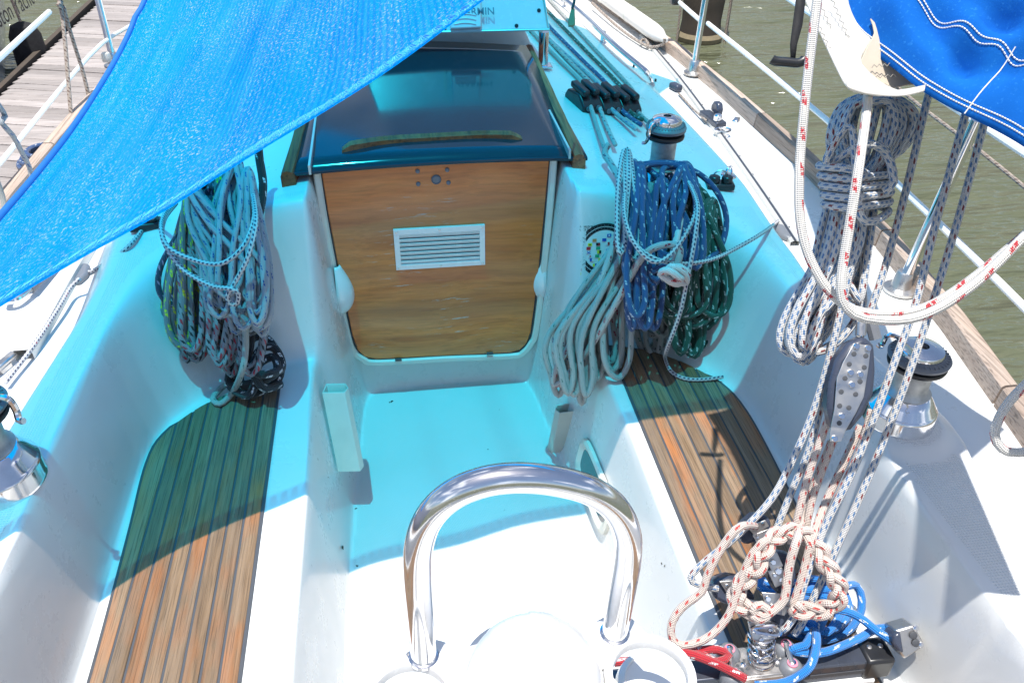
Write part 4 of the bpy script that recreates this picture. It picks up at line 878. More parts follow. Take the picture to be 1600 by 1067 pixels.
block('low_block', [(1198, 874), (1218, 864), (1240, 868), (1246, 900), (1236, 930), (1216, 930), (1202, 905)], 1.70, 'dark block with a steel cam in the middle of the tackle heap', [[(1196, 868), (1214, 862), (1224, 884), (1206, 892)], [(1200, 892), (1222, 886), (1232, 908), (1212, 918)]], [(1208, 878, .006), (1216, 892, .007), (1210, 898, .004), (1220, 905, .005)])
block('low_block', [(1204, 960), (1226, 938), (1246, 940), (1254, 960), (1246, 985), (1224, 1000), (1206, 996)], 1.69, 'dark block lowest in the heap above the spring', [[(1190, 925), (1232, 928), (1244, 940), (1226, 962), (1200, 956)], [(1160, 935), (1192, 940), (1204, 956), (1176, 962)]], [(1200, 935, .006), (1214, 950, .008), (1230, 941, .007), (1178, 949, .005), (1206, 946, .004)])
t = thing('cam_cleat', 'tarnished steel cam and shackle just above the traveller spring', 'cleat', at(1190, 990, d=1.69))
plate([(1170, 972), (1200, 968), (1222, 978), (1224, 992), (1206, 1000), (1196, 1014), (1180, 1010), (1174, 992)], 1.685, .012, 'cam_plate', M['steel'], t, .002)
MB().tube(spline([at(*p, d=1.675) for p in ((1178, 980), (1208, 977), (1219, 984), (1214, 992), (1186, 988), (1176, 984))], .004, True), .0045, 8, True).build('shackle', M['chrome'], t)
for p in ((1186, 981), (1204, 985), (1190, 1000)): disc(*p, 1.683, .005, 'rivet', M['chrome'], t)
sc = Vector(at(1190, 1035, z=.52)); tp_ = Vector(at(1190, 985, d=1.70)); hx = []
for i in range(100):
    a = i/99*2*math.pi*5; k = i/99; c = sc.lerp(tp_, k); hx.append(c+Vector((math.cos(a)*.026, math.sin(a)*.026, 0)))
tag(MB().tube(hx, .0024, 6).build('stand_up_spring', M['chrome']), 'coiled steel spring standing on the traveller car', 'spring')
# chain-stitched tail: a three strand plait
cp = [(1184, 958), (1160, 948), (1150, 930), (1162, 908), (1180, 890), (1190, 868), (1202, 846), (1226, 832), (1256, 834), (1276, 852), (1288, 878), (1304, 902), (1312, 928), (1298, 948), (1268, 955), (1240, 950)]
C_ = spline([at(x, y, d=1.63+.012*math.sin(i)) for i, (x, y) in enumerate(cp)], .004); nC = len(C_); strands = []
for ph in (0, 2*math.pi/3, 4*math.pi/3):
    s_ = []
    for i, p in enumerate(C_):
        p = Vector(p); t_ = (Vector(C_[min(nC-1, i+1)])-Vector(C_[max(0, i-1)])).normalized(); sd = t_.cross(VN).normalized(); a = 2*math.pi*i*.004/.105+ph
        s_.append(p+sd*math.sin(a)*.0118+VN*math.sin(2*a)*.0072)
    strands.append(s_)
pth = strands[0]+strands[1][::-1]+strands[2]
tail = [at(x, y, d=1.62) for x, y in ((1196, 962), (1212, 950), (1228, 935), (1232, 905), (1236, 870), (1246, 842))]
tag(MB().tube(pth, .0080, 10).build('plaited_rope', M['rope_daisy'], angle=180), 'cream rope with red dots plaited in a chain ring over the blocks', 'rope')
sheet([(1300, 690, 1.72), (1270, 765, 1.74), (1252, 815, 1.74), (1246, 842), (1236, 872), (1230, 905), (1226, 935), (1210, 952), (1192, 962), (1176, 952), (1190, 945), (1202, 958), (1188, 968), (1176, 960)], 'red dotted rope end knotted at the foot of the plaited ring', 'rope_daisy', .0088, -.055, 'knotted_tail', None)
sheet([(1200, 842), (1178, 862), (1162, 895), (1150, 930), (1140, 958), (1122, 982), (1098, 1000), (1066, 1008), (1050, 996), (1050, 972), (1066, 948), (1096, 925), (1104, 902), (1118, 872), (1140, 838), (1158, 822), (1180, 822, 1.72)], 'red dotted rope in a wide bight falling left of the tackle', 'rope_daisy', .0082, -.04, 'loose_bight', None)
sheet([(1345, 665, 1.72), (1320, 720, 1.72), (1290, 785, 1.72), (1270, 840), (1262, 868), (1256, 892), (1246, 925), (1238, 948)], 'short red dotted rope between the falls and the lowest block', 'rope_daisy', .0085, -.02, 'loose_bight', None)

# ------------------------------------------------------------------ traveller
TZ = .505
a, b_ = Vector(at(1000, 1052, z=TZ)), Vector(at(1350, 1014, z=TZ)); td = (b_-a).normalized(); tn = Vector((0, 0, 1)).cross(td)
trv = thing('traveller_track', 'dark mainsheet traveller track across the seat on a white base', 'traveller', (a+b_)/2-Vector((0, 0, .08)))
a2 = a-td*.95
F_ = Matrix((td, tn, Vector((0, 0, 1)))).transposed()
def tbox(s0, s1, n0, n1, z0, z1, name, m, parent, bevel=.002):
    c = a+td*(s0+s1)/2+tn*(n0+n1)/2; return MB().box((c.x, c.y, (z0+z1)/2), (s1-s0, n1-n0, z1-z0), F_).build(name, m, parent, bevel=bevel)
LT = (b_-a).length
tbox(-.06, LT, -.030, .018, .455, TZ, 'track', M['track'], trv, .004)
tbox(-.06, LT, -.0315, -.0285, .472, .482, 'track_groove', M['caulk'], trv, 0)
tbox(-.06, LT+.02, -.040, .022, .424, .4548, 'base_rail', M['whiteplastic'], trv, .004)
tbox(LT-.008, LT+.052, -.036, .024, .452, TZ+.006, 'end_cap', M['black'], trv, .007)
for s in (.010, .034): screw(a+td*(LT+s)+Vector((0, 0, .0062)), (0, 0, 1), .0055, trv)
cc = Vector(at(1190, 1042, z=TZ+.012)); cs = (cc-a).dot(td)
car = thing('traveller_car', 'steel traveller car with four pink centred sheaves', 'traveller car', cc)
tbox(cs-.055, cs+.055, -.042, .026, TZ+.008, TZ+.014, 'car_plate', M['steel'], car, .002)
tbox(cs-.050, cs+.050, -.046, -.042, TZ-.030, TZ+.012, 'front_lip', M['steel'], car, .001)
tbox(cs-.006, cs+.006, -.016, .014, TZ+.014, TZ+.034, 'eye_post', M['chrome'], car, .002)
for ds in (-.036, .036):
    for k in range(6):
        an = k*math.pi/3; c = a+td*(cs+ds+math.cos(an)*.011)+tn*(-.014+math.sin(an)*.011)
        MB().lathe((c.x, c.y, TZ+.0142), [(.0032, 0), (.0032, .0004), (.001, .0004)], n=10).build('plate_hole', M['caulk'], car)
    c = a+td*(cs+ds)+tn*(-.014); MB().lathe((c.x, c.y, TZ+.0142), [(.006, 0), (.006, .002), (.003, .004)], n=14).build('rivet', M['chrome'], car)
for px, py in ((1140, 1014), (1146, 1050), (1228, 1006), (1238, 1036)):
    p = at(px, py, z=TZ+.03)
    MB().lathe(p, [(.020, -.034), (.024, -.03), (.024, -.012), (.019, -.004), (.014, 0)], n=24).build('sheave', M['grey'], car)
    MB().lathe(p, [(.0105, -.001), (.0105, .003), (.008, .0035)], n=20).build('bearing', M['pink'], car)
    MB().lathe(p, [(.0068, .003), (.0068, .006), (.003, .008)], n=14).build('sheave_pin', M['chrome'], car)
for (x0, y0), (x1, y1) in (((1140, 1014), (1146, 1050)), ((1228, 1006), (1238, 1036))):
    p, q2 = Vector(at(x0, y0, z=TZ+.034)), Vector(at(x1, y1, z=TZ+.034)); MB().tube([p, q2], .0055, 8).build('strap', M['steel'], car)
# jammer block on the coaming foot
jp = Vector(athf(1413, 1006)); JD = float((RW.T@np.array(jp-Vector(CAM)))[2])-.075; jam = thing('jammer_block', 'bright steel jammer block on the coaming at the end of the traveller', 'block', jp)
plate([(1398, 985), (1428, 976), (1442, 1000), (1444, 1010), (1414, 1030), (1408, 1022)], JD, .05, 'block_body', M['steel'], jam, .004)
plate([(1396, 992), (1408, 986), (1414, 1022), (1404, 1018), (1396, 1006)], JD-.01, .045, 'cheek', M['blockgrey'], jam, .006)
for p, r in (((1431, 981), .006), ((1439, 1007), .006), ((1427, 992), .008), ((1431, 1004), .008)): disc(*p, JD-.002, r, 'rivet' if r < .007 else 'lightening_hole', M['chrome'] if r < .007 else M['caulk'], jam)
# bright blue control line heaped on the seat
q_ = random.Random(12); bp = []
for k in range(5):
    cx_, cy_, rr_ = 1262+q_.uniform(-14, 22), 955+q_.uniform(-8, 8), q_.uniform(36, 62)
    a0 = q_.uniform(0, 6)
    for j in range(9):
        an = a0+j*2*math.pi/8; bp.append(at(cx_+rr_*math.cos(an), cy_+rr_*.72*math.sin(an), z=.452+k*.012+q_.uniform(0, .012)))
bp += [at(x, y, z=z) for x, y, z in ((1205, 915, .50), (1190, 908, .50), (1200, 925, .5), (1300, 920, .52), (1338, 915, .50), (1346, 950, .47), (1325, 985, .46), (1280, 1000, .47), (1290, 960, .55), (1310, 952, .57), (1340, 962, .56), (1370, 985, .55), (1405, 1008, .535), (1412, 1012, .53), (1400, 985, .53), (1370, 982, .53), (1340, 998, .53), (1290, 1018, .535), (1258, 1020, .535), (1235, 1014, .54), (1258, 1008, .55), (1272, 985, .56), (1276, 1005, .57), (1266, 1040, .56), (1240, 1060, .54), (1215, 1068, .54), (1180, 1070, .54))]
tag(rope('control_rope', bp, .0088, M['rope_sky'], .012, 10), 'bright blue control rope heaped on the seat and led to the jammer', 'rope')
rp = [at(x, y, z=z) for x, y, z in ((960, 1034, .56), (985, 1032, .56), (1030, 1028, .555), (1065, 1020, .55), (1095, 1016, .55), (1120, 1014, .55), (1138, 1024, .545), (1120, 1034, .545), (1090, 1020, .55), (1060, 1018, .56), (1082, 1022, .56), (1118, 1036, .55), (1150, 1052, .545), (1165, 1060, .54))]
tag(rope('control_rope', rp, .0088, M['rope_scarlet'], .012, 10), 'red control rope running from the traveller car past the ring holder', 'rope')
# ------------------------------------------------------------------ footwell fittings
def bracket(xt, yt, zt, xb, yb, zb, label, lean):
    t = thing('table_bracket', label, 'bracket', (xt, yt, zb), 'hollow cream brackets on the footwell walls')
    w_, d_ = .038, .023; sec = [(-w_, -d_), (-w_*.85, d_), (w_*.75, d_), (w_*1.05, 0), (w_*.8, -d_)]
    if lean < 0: sec = [(-x, y) for x, y in sec][::-1]
    inn = [(x*.90, y*.82) for x, y in sec]; A, B = Vector((xt, yt, zt)), Vector((xb, yb, zb)); ex = Vector((1, -.1*lean, 0)); ey = Vector((.1*lean, 1, 0)); g = []
    V = []
    for P, S in ((B, sec), (A, sec), (A, inn), (B, inn)): V += [P+ex*x+ey*y for x, y in S]
    n = 5; fs = []
    for r_ in range(3):
        for i in range(n): fs.append((r_*n+i, r_*n+(i+1) % n, (r_+1)*n+(i+1) % n, (r_+1)*n+i))
    MB().add(V, fs).build('channel', M['bracket'], t, bevel=.0015)
    return t
p = at(511, 607, x=-.262); q2 = at(529, 730, x=-.245)
bracket(-.236, p[1], p[2], -.206, q2[1]+.0, q2[2], 'hollow cream bracket on the jetty side wall of the footwell, empty and open topped', 1)
p = at(896, 636, x=.545); q2 = at(886, 712, x=.530)
bracket(.520, p[1], p[2], .490, q2[1], q2[2], 'hollow cream bracket on the water side footwell wall, half covered by the hanging rope', -1)

def clam(px, py, xw, side, label):
    c = Vector(athf(px, py))+Vector((-side*.004, 0, 0)); t = thing('clam_vent', label, 'vent', c, 'white clam shell vents beside the companionway')
    g = []
    for i in range(17):
        v = i/16; h = (v-.42)*.195; rad = math.sin(math.pi*min(1, .10+v*.90))**.6*(.45+.55*v) if v < .97 else .05
        g.append([c+Vector((side*.076*rad*math.sin(a), .066*rad*math.cos(a)*1.0, -h)) for a in np.linspace(0, math.pi, 13)])
    MB().grid(g).build('shell', M['whiteplastic'], t, solid=.003)
    return t
clam(528, 447, -.232, 1, 'white clam shell vent left of the wooden board'); clam(849, 426, .497, -1, 'white clam shell vent right of the wooden board')

# oval port in the side of the footwell
def wallp(px, py): return Vector(athf(px, py))
P_ = [wallp(*p) for p in ((912, 700), (925, 800), (945, 700), (950, 810))]
pc = wallp(932, 757); pn = hfn(pc.x, pc.y); pc = pc+pn*.006; pf = Matrix((Vector((0, 1, .02)).normalized(), pn.cross(Vector((0, 1, .02))).normalized()*-1, pn)).transposed()
pf = frame(pn, (0, 1, 0))
port = thing('port_light', 'rounded dark port set in the footwell wall beneath the teak seat', 'port', pc)
def ring(a, b_, r_, n=48):
    out = []
    for k in range(n):
        an = 2*math.pi*k/n; c, s = math.cos(an), math.sin(an); e = .45
        out.append((a*abs(c)**e*(1 if c > 0 else -1), b_*abs(s)**e*(1 if s > 0 else -1)))
    return out
PA, PB = .165, .078
o1, o2, o3 = ring(PA, PB, 0), ring(PA*.93, PB*.86, 0), ring(PA*.80, PB*.62, 0)
V = [pc+pf@Vector((x, y, h)) for r_, h in ((o1, -.002), (o1, .010), (o2, .014), (o3, .004)) for x, y in r_]; n = 48
MB().add(V, [(k*n+i, k*n+(i+1) % n, (k+1)*n+(i+1) % n, (k+1)*n+i) for k in range(3) for i in range(n)]).build('frame', M['cream'], port)
MB().prism(o3, .006, pc-pn*.0+pn*-.001, pf).build('pane', M['glass'], port)

# race signal sticker on the bulkhead
sc_ = Vector(athf(938, 392)); sn = hfn(sc_.x, sc_.y); sf = Matrix((Vector((1, 0, 0)), sn.cross(Vector((1, 0, 0))).normalized(), sn)).transposed()
def stl(px, py, off=.003):
    r = Vector(ray(px, py)); C0 = Vector(CAM); t = (sc_-C0).dot(sn)/r.dot(sn); v = C0+r*t-sc_; return v.dot(sf.col[0]), v.dot(sf.col[1])
st = thing('race_signal_sticker', 'round black ringed sticker of small coloured racing flags on the bulkhead', 'sticker', sc_)
cx0, cy0 = stl(943, 390); rx = abs(stl(902, 391)[0]-cx0)
def sdisk(r0, r1, off, m, name, th=.0006, n=48):
    K = 9; g = [[sc_+sf@Vector((cx0+r_*math.cos(a), cy0+r_*math.sin(a), off)) for a in np.linspace(0, 2*math.pi, n+1)] for r_ in np.linspace(r0, r1, K)]
    return MB().grid(g).build(name, m, st)
mats = {k: plain('sticker_'+k, v, .4, var=.02) for k, v in dict(black=(.02, .02, .022), white=(.75, .75, .74), red=(.6, .03, .04), blue=(.03, .08, .42), yellow=(.78, .70, .05), green=(.03, .36, .2), orange=(.75, .26, .1)).items()}
mats['paper'] = mats['white']
sdisk(rx*.01, rx*.74, .0038, mats['paper'], 'card'); sdisk(rx*.76, rx, .0040, mats['black'], 'ring'); sdisk(rx*.865, rx*.885, .0050, mats['white'], 'ring_line', .0003)
tk = MB()
for k in range(44):
    a = 2*math.pi*k/44; tk.box(sc_+sf@Vector((cx0+rx*.88*math.cos(a), cy0+rx*.88*math.sin(a), .0052)), (rx*.17, rx*.014, .0003), sf@rz(a))
stuff(tk.build('ring_ticks', M['grey'], st))
def flag(px, py, c1, w_=6.2, h=4.6, c2=None, kind=None):
    x, y = stl(px, py); W_, H_ = w_*rx/41, h*rx/41
    MB().box(sc_+sf@Vector((x, y, .0052)), (W_, H_, .0008), sf).build('flag', mats[c1], st)
    if c2:
        if kind == 'cross': MB().box(sc_+sf@Vector((x, y, .0058)), (W_*1.05, H_*.2, .0006), sf@rz(.6)).box(sc_+sf@Vector((x, y, .0061)), (W_*1.05, H_*.2, .0006), sf@rz(-.6)).build('flag_cross', mats[c2], st)
        elif kind == 'half': MB().box(sc_+sf@Vector((x+W_*.25, y, .0058)), (W_*.5, H_, .0006), sf).build('flag_half', mats[c2], st)
        else: MB().box(sc_+sf@Vector((x, y, .0058)), (W_*.4, H_*.4, .0006), sf).build('flag_centre', mats[c2], st)
for f in ((950.5, 367, 'blue', 'white'), (943, 374, 'blue'), (928, 375, 'orange'), (921, 382, 'yellow', 'black'), (933.5, 381, 'black', 'red', 'half'), (919, 388, 'red'), (933.5, 387, 'green'), (919, 394.5, 'white', 'blue', 'cross'), (935, 393, 'yellow', 'black', 'half'), (945, 398, 'red'), (921.5, 400, 'white', 'red'), (932, 399.5, 'green'), (924, 405.5, 'blue', 'white', 'half'), (937, 404.5, 'yellow', 'orange'), (938.5, 409.5, 'blue', 'white'), (928.5, 413.5, 'yellow', 'blue', 'half'), (938.5, 413, 'black'), (938, 417, 'red', 'yellow', 'half'), (948, 379.5, 'white', 'red', 'half'), (948.5, 390, 'blue', 'white', 'cross'), (946.5, 409, 'black', 'yellow'), (946, 416, 'yellow', 'black', 'half'), (905.3, 422.5, 'red'), (905, 428.5, 'yellow')):
    x, y, c1 = f[:3]; flag(x, y, c1, c2=f[3] if len(f) > 3 else None, kind=f[4] if len(f) > 4 else None, w_=6.2 if y < 420 else 6.6)
for i, s_ in enumerate(('WORLD SAILING', 'RACE SIGNALS')):
    x, y = stl(904.5, 356.5+i*4.6); text('lettering', s_, rx*.105, mats['black'], st, sc_+sf@Vector((x, y, .0045)), sf, .0002, bold=True)

def conform(objs):   # press the flat print onto the curved bulkhead
    W_ = []; info = []; s_ = np.array(sn)
    for o in objs:
        me = o.data; n_ = len(me.vertices); co = np.empty(n_*3); me.vertices.foreach_get('co', co)
        Rm = np.array(o.rotation_euler.to_matrix()); base = np.array(WLOC[st.name])+np.array(o.location)
        W_.append(co.reshape(-1, 3)@Rm.T+base); info.append((o, n_, Rm, base))
    Wd = np.concatenate(W_); h0 = (Wd-np.array(sc_))@s_; P0 = Wd-h0[:, None]*s_
    lo, hi = np.full(len(Wd), -.08), np.full(len(Wd), .08)
    for _ in range(11):
        mid = (lo+hi)/2; Q = P0+mid[:, None]*s_; below = Q[:, 2] < height(Q[None, :, 0], Q[None, :, 1])[0]
        lo = np.where(below, mid, lo); hi = np.where(below, hi, mid)
    Wd = P0+(hi+h0)[:, None]*s_; k = 0
    for o, n_, Rm, base in info:
        o.data.vertices.foreach_set('co', ((Wd[k:k+n_]-base)@Rm).ravel()); o.data.update(); k += n_
conform(list(st.children))

# ------------------------------------------------------------------ steering pedestal guard, ring holders and compass cover
YP = .735
gp = [(661, 1012), (657, 960), (653, 900), (655, 850), (672, 806), (708, 772), (758, 752), (812, 746), (868, 751), (922, 766), (960, 793), (979, 830), (981, 870), (972, 925), (961, 985)]
gpt = [at(x, y, y=YP) for x, y in gp]
zl, zr = gpt[0][2], gpt[-1][2]; ZP = (zl+zr)/2
guard = thing('pedestal_guard', 'polished steel hoop guard arching over the steering pedestal', 'guard rail', ((gpt[0]+gpt[-1])/2))
full = [gpt[0]+np.array([0, 0, -.02])]+gpt+[gpt[-1]+np.array([0, 0, -.02])]
MB().tube(spline(full, .008), .0192, 24).build('hoop', M['chrome'], guard)
ped = thing('steering_pedestal', 'white steering pedestal with two ring holders beside the compass', 'pedestal', (.13, YP, 0))
MB().lathe((.13, YP-.02, 0), [(.13, 0), (.125, .03), (.085, .06), (.075, .5), (.08, ZP-.10), (.09, ZP-.05)], n=40).build('column', M['whiteplastic'], ped)
ZT = ZP-.012
def holder(cxp, cyp, r_o, legx, side):
    c = Vector(at(cxp, cyp, z=ZT)); c.z = 0; n = 44; r_i = r_o*.80
    # ring holder and the arm to the hoop foot, one flat moulding 16 mm thick
    V = []
    for r_, z in ((r_i, ZT-.016), (r_o, ZT-.016), (r_o*1.0, ZT-.003), (r_o*.985, ZT), (r_i*1.02, ZT), (r_i, ZT-.003)):
        V += [(c.x+r_*math.cos(a), c.y+r_*math.sin(a), z) for a in np.linspace(0, 2*math.pi, n, endpoint=False)]
    fs = [(k*n+i, k*n+(i+1) % n, ((k+1) % 6)*n+(i+1) % n, ((k+1) % 6)*n+i) for k in range(6) for i in range(n)]
    MB().add(V, fs).build('ring_holder', M['whiteplastic'], ped)
    lx_ = Vector((gpt[legx][0], YP, 0)); d = (Vector((c.x, c.y, 0))-lx_).normalized(); o = Vector((-d.y, d.x, 0)); dist = (Vector((c.x, c.y, 0))-lx_).length
    cin = Vector((.13, YP-.02, 0)); s = side
    prof2 = [lx_+Vector((-s*.034, .022, 0)), lx_+Vector((0, .037, 0)), lx_+Vector((s*.034, .024, 0))]
    a1 = math.atan2((lx_-c).y, (lx_-c).x)
    arc = [Vector((c.x+r_o*.96*math.cos(a1+s*t), c.y+r_o*.96*math.sin(a1+s*t), 0)) for t in (-.75, -.35, 0, .35, .75)]
    poly = prof2+arc+[lx_+Vector((-s*.062, -.075, 0)), lx_+Vector((-s*.050, -.030, 0))]
    pts2 = [(p.x, p.y) for p in poly]
    area = sum(pts2[i][0]*pts2[(i+1) % len(pts2)][1]-pts2[(i+1) % len(pts2)][0]*pts2[i][1] for i in range(len(pts2)))
    if area < 0: pts2 = pts2[::-1]
    MB().prism(pts2, .0145, (0, 0, ZT-.0165)).build('arm_plate', M['whiteplastic'], ped, bevel=.004)
    MB().lathe((lx_.x, YP, ZT-.004), [(.0225, 0), (.0225, .006), (.0196, .008)], n=28).build('collar', M['chrome'], ped)
    return c
ch1 = holder(1016, 1052, .0665, -1, 1); ch0 = holder(640, 1092, .0665, 0, -1)
for px, py in ((640, 1022), (671, 1027), (976, 985), (952, 1001)): screw(at(px, py, z=ZT+.0002), (0, 0, 1), .0050, ped)
cd_ = Vector(at(834, 1072, d=1.19)); comp = thing('compass_cover', 'smooth white domed compass cover in front of the steel hoop', 'compass cover', cd_-Vector((0, 0, .1)))
RD = .101; pf_ = []
for i in range(49):
    h = -RD*.999+2*RD*.999*i/48; r_ = math.sqrt(max(1e-6, RD*RD-h*h))
    if .018 < h < .052: r_ += .0022
    if h < -.045: r_ -= .0015
    pf_.append((r_, h))
MB().lathe(cd_, pf_, frame((1, .10, .12), (0, 0, 1)), 56).build('dome', M['whiteplastic'], comp, angle=60)
MB().lathe(cd_+Vector((0, 0, -.115)), [(.118, 0), (.12, .03), (.108, .06), (.10, .075)], n=48).build('base_ring', M['whiteplastic'], comp)
for s in (-1, 1):
    MB().lathe(cd_+Vector((s*.100, -.02, -.005)), [(.020, 0), (.019, .014), (.014, .019), (.002, .02)], frame((s, 0, 0)), 24).build('pivot_knob', M['cream'], comp)
# white cap low behind the right ring
kc = Vector(at(1025, 1068, z=.80)); kb = thing('round_cap', 'round white cap showing through the right ring holder', 'cap', kc)
MB().lathe(kc, [(.062, -.07), (.064, -.01), (.060, .004), (.05, .010), (.048, .006), (.002, .006)], n=40).build('cap_body', M['whiteplastic'], kb)
MB().lathe(kc+Vector((0, 0, -.55)), [(.045, -.25), (.045, .48)], n=24).build('cap_stem', M['whiteplastic'], kb)

# ------------------------------------------------------------------ deck hardware
def deckrail():
    pts = [(850, -25), (905, 18), (960, 70), (1000, 104), (1011, 114), (1016, 124), (1019, 133)]
    P = []
    for i, (x, y) in enumerate(pts):
        q_ = athf(x, y+ (16 if i < 5 else 4)); z = hz(q_[0], q_[1]); up = .055 if i < 4 else (.045, .028, .0)[i-4]
        P.append(np.array(at(x, y, z=z+up)))
    t = thing('deck_handrail', 'long stainless handrail along the cabin side above the side deck', 'handrail', P[3]-np.array([0, 0, .05]))
    MB().tube(spline(P, .02), .0125, 12).build('rail', M['chrome'], t)
    for px, py in ((943, 49), (880, -6)):
        p = at(px, py, z=P[1][2]-.0); zz = hz(p[0], p[1]); MB().tube([(p[0], p[1], zz), (p[0], p[1], p[2])], .013, 12).build('post', M['chrome'], t); MB().lathe((p[0], p[1], zz), [(.022, 0), (.018, .006)], n=16).build('post_foot', M['chrome'], t)
deckrail()
# jib track along the edge of the side deck
tp = [(1000, 58), (1060, 130), (1115, 205), (1168, 280), (1205, 335), (1238, 385)]
P = hfpath([(x+3, y, 0) for x, y in tp], .006); P = spline(P, .05)
jt = thing('jib_track', 'dark anodised jib sheet track along the inner edge of the water side deck', 'track', P[len(P)//2])
g = [[Vector(p)+Vector(o) for o in ((-.016, 0, -.008), (-.016, 0, .010), (-.006, 0, .014), (.006, 0, .014), (.016, 0, .010), (.016, 0, -.008))] for p in P]
MB().grid(g).build('rail', M['alu'], jt)
MB().grid([[Vector(p)+Vector(o) for o in ((-.004, 0, .0145), (-.004, 0, .0165), (.004, 0, .0165), (.004, 0, .0145))] for p in P]).build('slot', M['track'], jt)
for k in range(3, len(P)-1, 4):
    p = Vector(P[k]); MB().lathe(p+Vector((.011, 0, .0125)), [(.0035, 0), (.002, .002)], n=8).build('bolt', M['black'], jt)
c = Vector(athf(1112, 196)); c.z = hz(c.x, c.y); jc = thing('jib_car', 'grey jib sheet block and car parked on the side deck track', 'block', c)
rr = rz(.12)
MB().box(c+Vector((0, 0, .030)), (.052, .17, .026), rr).build('car_body', M['track'], jc, bevel=.006)
MB().prism([(-.035, 0), (.04, 0), (.045, .025), (.02, .052), (-.02, .055), (-.04, .03)], .03, c+Vector((.02, .05, .035)), Matrix((Vector((0, 1, 0)), Vector((0, 0, 1)), Vector((1, 0, 0)))).transposed()).build('cheek', M['blockgrey'], jc, bevel=.008)
MB().lathe(c+Vector((.0, -.055, .045)), [(.018, 0), (.018, .02), (.012, .026)], n=16).build('plunger', M['chrome'], jc)
MB().tube([c+Vector((.035*math.cos(a), -.13+.025*math.sin(a), .028)) for a in np.linspace(0, 2*math.pi, 17)], .005, 6).build('shackle', M['chrome'], jc)
c = Vector(athf(1055, 142)); c.z = hz(c.x, c.y); tb = thing('turning_block', 'small grey block forward on the side deck with a thin line led aft', 'block', c)
MB().box(c+Vector((0, 0, .018)), (.04, .07, .034), rz(.3)).build('cheek', M['blockgrey'], tb, bevel=.010)
tag(rope('thin_line', hfpath([(1060, 150, 0), (1080, 172, 0), (1102, 196, .01)], .012), .005, M['cord_grey']), 'short thin line between the small grey block and the jib car', 'cord')
# black cam cleats and the padeye
def cam(px, py, ang, label):
    c = Vector(athf(px, py)); c.z = hz(c.x, c.y); t = thing('cam_cleat', label, 'cleat', c, 'black cam cleats on the cabin sides'); rr = rz(ang)
    MB().box(c+Vector((0, 0, .010)), (.095, .052, .022), rr).build('base', M['black'], t, bevel=.005)
    for s in (-1, 1): MB().lathe(c+rr@Vector((s*.022, 0, .020)), [(.020, 0), (.020, .020), (.015, .024)], rr, 8).build('jaw', M['black'], t, bevel=.002)
    MB().tube([c+rr@Vector((.028*math.cos(a), .012, .03+.028*math.sin(a))) for a in np.linspace(0, math.pi, 9)], .003, 6).build('fairlead', M['steel'], t)
cam(1124, 294, -.15, 'black cam cleat beside the blue coil on the water side')
cam(229, 356, .2, 'black cam cleat just under the edge of the blue sail')
c = Vector(athf(1138, 275)); c.z = hz(c.x, c.y); pe = thing('pad_eye', 'small chrome pad eye on the cabin side by the black cleat', 'pad eye', c)
MB().lathe(c, [(.028, 0), (.026, .004), (.015, .006)], frame(hfn(c.x, c.y)), 20).build('plate', M['chrome'], pe)
MB().tube([c+Vector((.018*math.cos(a), .014*math.cos(a), .002+.032*math.sin(a))) for a in np.linspace(0, math.pi, 13)], .0045, 8).build('eye', M['chrome'], pe)
c = Vector(athf(1150, 190)); c.z = hz(c.x, c.y); dp = thing('deck_cleat', 'tiny polished fitting alone on the white side deck', 'deck fitting', c)
MB().box(c+Vector((0, 0, .006)), (.028, .058, .012), rz(-.6)).build('body', M['chrome'], dp, bevel=.005)
c = Vector(athf(1190, 385)); 
def cheek_block(px, py, label):
    c = Vector(athf(px, py)); n_ = hfn(c.x, c.y); f_ = frame(n_, (0, 1, 0)); t = thing('cheek_block', label, 'block', c)
    MB().prism([(-.058, -.014), (-.015, -.028), (.044, -.02), (.056, 0), (.036, .022), (-.022, .024), (-.052, .009)], .022, c, f_).build('cover', M['grey'], t, bevel=.008)
cheek_block(127, 433, 'grey cheek block on the coaming under the edge of the blue sail')
cheek_block(1222, 368, 'grey cheek block at the forward end of the water side coaming')
for px, py in ((990, 106), (1024, 128), (829, 52)):
    c = Vector(athf(px, py)); c.z = hz(c.x, c.y)
    tag(MB().lathe(c, [(.006, 0), (.006, .012), (.004, .014)], n=10).build('deck_stud', M['black']), {990: 'tiny black stud on the cabin side inside the handrail', 1024: 'tiny black stud at the aft foot of the handrail', 829: 'tiny black stud beside the leg of the instrument box'}[px], 'stud')
# left side deck: track, cord end and a winch handle pocket
P = spline([at(x, y, z=.680) for x, y in ((140, 375), (122, 405), (92, 455), (60, 512), (36, 552))], .05)
jl = thing('jib_track', 'pale jib sheet track on the jetty side deck', 'track', P[len(P)//2])
MB().grid([[Vector(p)+Vector(o) for o in ((-.024, 0, -.03), (-.022, 0, .010), (.022, 0, .010), (.024, 0, -.03))] for p in P]).build('rail', M['alu'], jl)
c0, c1 = Vector(athf(52, 466)), Vector(athf(110, 395)); 
sp_ = thing('boat_hook', 'grey pole with a claw end lying on the jetty side deck', 'boat hook', c0)
MB().tube([c0+Vector((0, 0, .03)), c1+Vector((0, 0, .03))], .014, 10).build('pole', M['grey'], sp_)
MB().tube(spline([c0+Vector((0, 0, .03)), c0+Vector((-.02, -.05, .03)), c0+Vector((-.05, -.06, .035)), c0+Vector((-.06, -.03, .04))], .01), .010, 8).build('claw', M['chrome'], sp_)
c = Vector(athf(14, 578)); MBx = thing('mooring_cleat', 'small steel cleat on the jetty side deck at the left edge', 'cleat', c)
MB().box(c+Vector((-.01, .0, .022)), (.024, .10, .014), rz(-.35)).build('horn', M['steel'], MBx, bevel=.005)
